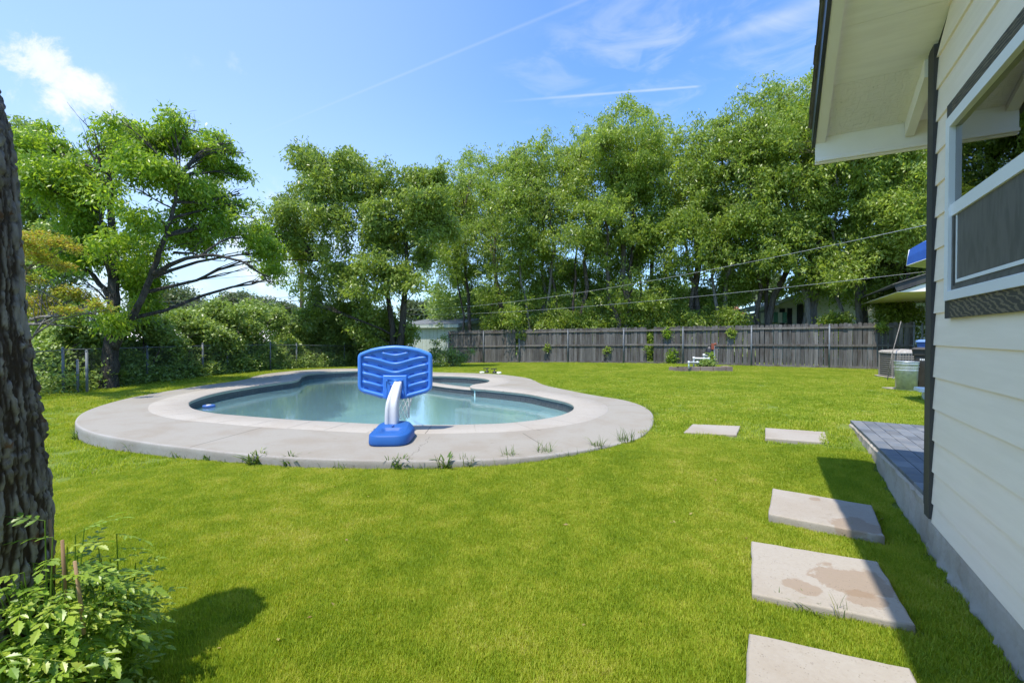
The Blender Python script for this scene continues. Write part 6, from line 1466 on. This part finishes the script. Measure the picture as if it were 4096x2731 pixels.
# shrubs behind the fence, low
for k, (x, y, r, Y, lab) in enumerate([(1205,742,26,26.5,'low leafy shrub over the fence below the slender trees'),(1320,742,28,25.6,'round shrub over the fence in the middle bays'),(1430,744,28,24.9,'leafy shrub over the fence under the domed crown'),(1545,744,26,24.2,'shrub over the fence behind the pool pipes'),(1610,742,26,23.6,'shrub over the fence behind the filter tank'),(1150,735,34,27.5,'yellow-green shrub showing over the fence right of the shed'),(1260,745,30,26,'dark shrub over the fence below the pale bare trunk'),(1370,745,34,25,'dark shrub over the fence below the tallest crown'),
        (1480,748,30,24.5,'shrub spilling over the fence left of the pool pipes'),(1690,738,22,22.5,'thin shrub in front of the grey tarp'),(1920,745,20,20.6,'dark shrub over the fence right of the barred windows'),(2080,712,34,19.8,'broad dark shrub over the right fence end below the eave')]):
    p = atY2(x, y, Y); b = (p.x, p.y, gz(p.x, p.y))
    bl = [((p.x+g.uniform(-.7,.7)*r/1062*Y*1.3, p.y+g.uniform(-.3,.5), p.z+g.uniform(-.7,.3)), r/1062*Y*g.uniform(.7,1)) for _ in range(6)] + [((p.x, p.y, p.z*.5), r/1062*Y)]
    make_tree('fence_shrub', lab, 'shrub', b, [(p.x, p.y, p.z)], [(c, r_*1.25) for c, r_ in bl], M['leaf_hedge'] if k in (0,) else M['leaf_row'], M['bark'], 520, 12, .13, .24, .05, 'shrubs behind the wooden fence', 300+k, .45, .5, .6, 4)
# hedge of tall shrubs beyond the chain-link fence
hedge = [(120,11.2,738,'tall shrub at the left end of the hedge beside the near trunk'),(175,11.8,765,'shrub left of the pecan trunk, behind three fence posts'),(330,13.2,728,'shrub immediately right of the pecan trunk'),(395,14.4,722,'second shrub right of the pecan trunk, dense and dark below'),
         (455,15.4,712,'rounded hedge shrub under the far grey-green tree'),(520,16.6,700,'light green hedge shrub with the highest shoots left of the short pole'),(585,18.2,706,'hedge shrub below the short reddish pole'),(645,20.2,702,'hedge shrub left of the tall utility pole'),
         (705,22.0,712,'hedge shrub at the foot of the tall utility pole'),(765,22.6,706,'bright hedge shrub between pole and spreading tree'),(825,22.4,716,'dark hedge shrub left behind the hoop'),(880,21.8,750,'low dark undergrowth below the spreading tree')]
for k, (x, Y, ty, lab) in enumerate(hedge):
    p = atY2(x, ty, Y); b = (p.x, p.y, gz(p.x, p.y)-.05); bl = []; r = 36/1062.3*Y
    H = p.z - b[2]
    for lv in range(5):
        for q in range(3):
            bl.append(((p.x+g.uniform(-1.2,1.2)*r, p.y+g.uniform(-.8,.9), b[2]+H*(.14+.19*lv)+g.uniform(-.12,.1)), r*g.uniform(.55,.9)))
    make_tree('hedge_shrub', lab, 'shrub', b, [(p.x, p.y, p.z-.4), (p.x+.5, p.y, p.z-.6), (p.x-.5, p.y, p.z-.6)], bl, M['leaf_hedge'], M['bark'], 1250, 12, .085+.002*Y, .20, .045, 'tall shrubs forming a hedge beyond the chain-link fence', 400+k, .5, .25, .7, 4, .8, .25)
# loose shrub before the shed
p = onz2(1035, 842, 0); p = Vector((p.x+.2, 21.2, gz(p.x, 21.2)))
bl = blobs_px([(1005,812,18),(1035,812,18),(1062,822,13),(1010,828,16),(1045,830,16),(1000,785,9),(1022,776,8),(1080,805,8),(985,822,10)], 21.3, .4, 4)
make_tree('loose_shrub', 'loose yellowish shrub in front of the shed beside the fence end', 'shrub', tuple(p), [tuple(atY2(1025,790,21.2)), tuple(atY2(1000,790,21.3))], bl, M['leaf_hedge'], M['bark'], 520, 8, .085, .20, .03, None, 61, .5, .3, .5, 8, .9, .1)
# golden-leaved tree reaching in from the left
Yg = 9.4; gb = atY2(60, 1000, Yg); gb = (gb.x-.5, Yg, -.05)
gold = [(90,545,26),(130,555,24),(170,570,16),(95,590,26),(140,610,20),(80,640,18),(100,690,26),(150,670,26),(190,680,22),(225,700,16),(150,710,20),(90,720,20),(60,560,26),(60,690,28),(250,712,10)]
make_tree('golden_tree', 'small tree with golden and orange leaf tips reaching from behind the near trunk', 'tree', gb, [tuple(atY2(60,620,Yg)), tuple(atY2(40,560,Yg)), tuple(atY2(120,712,Yg))], blobs_px(gold, Yg, .5, 6), M['leaf_gold'], M['bark_pale'], 760, 12, .055, .13, .07, None, 71, .5, .1, .8, 8, .5, .2, .3,
          bare=[(atY2(70,735,Yg), atY2(220,722,Yg), 8), (atY2(60,745,Yg), atY2(180,752,Yg), 6), (atY2(80,745,Yg), atY2(205,690,Yg), 6)])
# taller tree behind at the far left
lt = atY2(58, 870, 15.); lb = (lt.x, 15., gz(lt.x, 15.)-.1)
lbl = [(40,300,34),(80,320,32),(60,370,45),(110,390,34),(40,440,50),(100,450,50),(60,520,50),(130,540,44),(90,600,48),(30,600,50),(150,620,40),(90,680,44),(40,690,44),(160,700,40),(120,760,40),(200,770,34),(60,800,44),(160,820,34),(230,820,26),(110,850,30)]
make_tree('background_tree', 'leafy tree behind the near trunk at the far left', 'tree', lb, [tuple(atY2(60,420,15.)), tuple(atY2(150,640,15.))], blobs_px(lbl, 15., 1.2, 5), M['leaf_hedge'], M['bark'], 2100, 14, .14, .34, .15, None, 81, .45, .5, .6, 5)
# far trees
far = [((400,700,54),(360,720,46),(440,720,30),(350,690,40)), ((520,705,34),(560,700,36),(600,712,34),(480,722,20),(545,690,24)), ((650,715,26),(680,722,20),(625,722,24)), ((945,712,22),(975,715,24),(1005,720,20)), ((1180,725,40),(1250,720,40),(1110,730,30)), ((1730,665,24),(1760,660,26),(1700,675,20)), ((1780,725,20),(1820,730,20))]
fl_lab = ['far olive tree left above the hedge behind the pecan', 'far round olive tree left of the short pole', 'far olive tree between the short and the tall pole', 'far pale tree just left above the shed roof', 'far tree showing through trunks right of the shed', 'far yellow-green tree seen above the carport', 'small far tree above the neighbouring roof']
for k, L in enumerate(far):
    Y = [48, 62, 70, 60, 45, 42, 50][k]; c = L[0]; p = atY2(c[0], c[1], Y); b = (p.x, p.y, -1.5)
    make_tree('far_tree', fl_lab[k], 'tree', b, [tuple(p)], blobs_px(L, Y, 2, k), M['leaf_far'], M['bark'], 900, 12, .34, .8, .35, 'far trees on the skyline', 500+k, .6, .4, .6, 2)
# far wooded ridge that closes the horizon behind everything
ms_ = []; g2 = np.random.default_rng(9); n = 3400; az = np.radians(g2.uniform(-52, 60, n)); rr = g2.uniform(95, 150, n); zz = g2.uniform(-1, 3.6, n) + 1.3*np.sin(az*9) + .8*np.sin(az*23)
sp = np.stack([rr*np.sin(az), rr*np.cos(az), zz], 1); V, F, rnd = foliage(sp, 1.6, 14, 1.0, .7, .3, .6, 5)
o = place('far_woods', quads_mesh('far_woods', V, F, M['leaf_far'], rnd)); tag(o, 'distant woods closing the horizon', None, None, 'stuff')
nmw = 2600; gx_ = g2.uniform(990, 1660, nmw); gy_ = g2.uniform(655, 745, nmw)**1.0; Ym = g2.uniform(31, 38, nmw); top_ = 672 + 16*np.sin(gx_/23.) + 10*np.sin(gx_/9.)
sp = np.array([tuple(atY2(a, max(b, t_), c)) for a, b, c, t_ in zip(gx_, gy_, Ym, top_)]); V, F, rnd = foliage(sp, .7, 12, .26, .5, .3, .6, 55)
o = place('woods_behind_trees', quads_mesh('woods_behind_trees', V, F, M['leaf_hedge'], rnd)); tag(o, 'green undergrowth filling the view between the trunks behind the fence', None, None, 'stuff')
# vines on the fence
for k, (sx, sy, r, n, lab) in enumerate([(2090,1335,20,60,'vine hanging over the fence top at the missing picket'),(2190,1392,14,40,'small vine at mid height in the third fence bay'),(2430,1400,16,34,'vine sprig low on the fence left of the middle'),
     (2690,1425,24,110,'bright leafy vine climbing at the left of the planter'),(2668,1330,16,70,'vine draping over the fence top above the planter'),(2925,1330,16,40,'dark vine sprig hanging on the fence right of the filter tank'),(2590,1395,12,24,'small vine sprig on the rail left of the planter'),(1760,1300,12,24,'twigs over the fence beside the shed corner'),(3530,1305,18,50,'vine drooping over the right fence end')]):
    d = fd(sx); X_, Y2 = fpos(d, -.06); p = atY(sx, sy, Y2); r_ = r/FPX*Y2*1.3; root = thing('fence_vine', lab, 'vine', (p.x, p.y, p.z), 0, 'vines on the wooden fence')
    sp = in_blob(g2, n, (0,0,0), r_, .1, 1.1); sp[:, 1] *= .25; V, F, rnd = foliage(sp, .08, 7, .075, .6, .3, .3, 600+k)
    o = place('leaves', quads_mesh('leaves', V, F, M['leaf_pecan'] if k in (3,4) else M['leaf_row'], rnd), root); tag(o, kind='stuff')
    m_ = MB()
    for q in range(6): e = sp[g2.integers(0, n)]; m_.tube([(0,.02,-r_*.9), (e[0]*.5, .0, (e[2]-r_*.9)*.4), tuple(e)], [.006,.004,.002], 4, False)
    m_.build('stems', M['bark'], root)
# plant in the planter
p = atY(2825, 1455, 17.0); root = thing('planter_plant', 'leafy green plant growing among the pool pipes in the planter', 'plant', (p.x, p.y, gp+.12))
sp = in_blob(g2, 130, (0,0,.17), .20, .1, .8); sp[:, 0] *= 1.7; V, F, rnd = foliage(sp, .09, 8, .085, .45, .3, .6, 71); o = place('leaves', quads_mesh('leaves', V, F, M['leaf_hedge'], rnd), root); tag(o, kind='stuff')
sp = in_blob(g2, 16, (.22,.1,.45), .16, .1, 1.); V, F, rnd = foliage(sp, .08, 6, .08, .45, .3, .6, 72); o = place('leaves', quads_mesh('leaves', V, F, M['leaf_pecan'], rnd), root); tag(o, kind='stuff')
# undergrowth at the foot of the left fence
n = 3200; i = g2.integers(0, len(Q_cl := resample(np.array(CL), .2, False)), n); b = Q_cl[i] + g2.normal(0, .22, (n, 2)) + np.array([-.08, 0]); sp = np.column_stack([b, ground(b[:, 0], b[:, 1]) + np.abs(g2.normal(.15, .30, n))])
V, F, rnd = foliage(sp, .11, 9, .075, .5, .2, .7, 73); o = place('undergrowth', quads_mesh('undergrowth', V, F, M['leaf_hedge'], rnd)); tag(o, 'weedy undergrowth along the foot of the chain-link fence', None, None, 'stuff')
print('LEAVES', sum(TREES), 'tris', sum(len(me.polygons)*2 for me in {o.data for o in bpy.data.objects if o.type == 'MESH' and o.users_collection}))
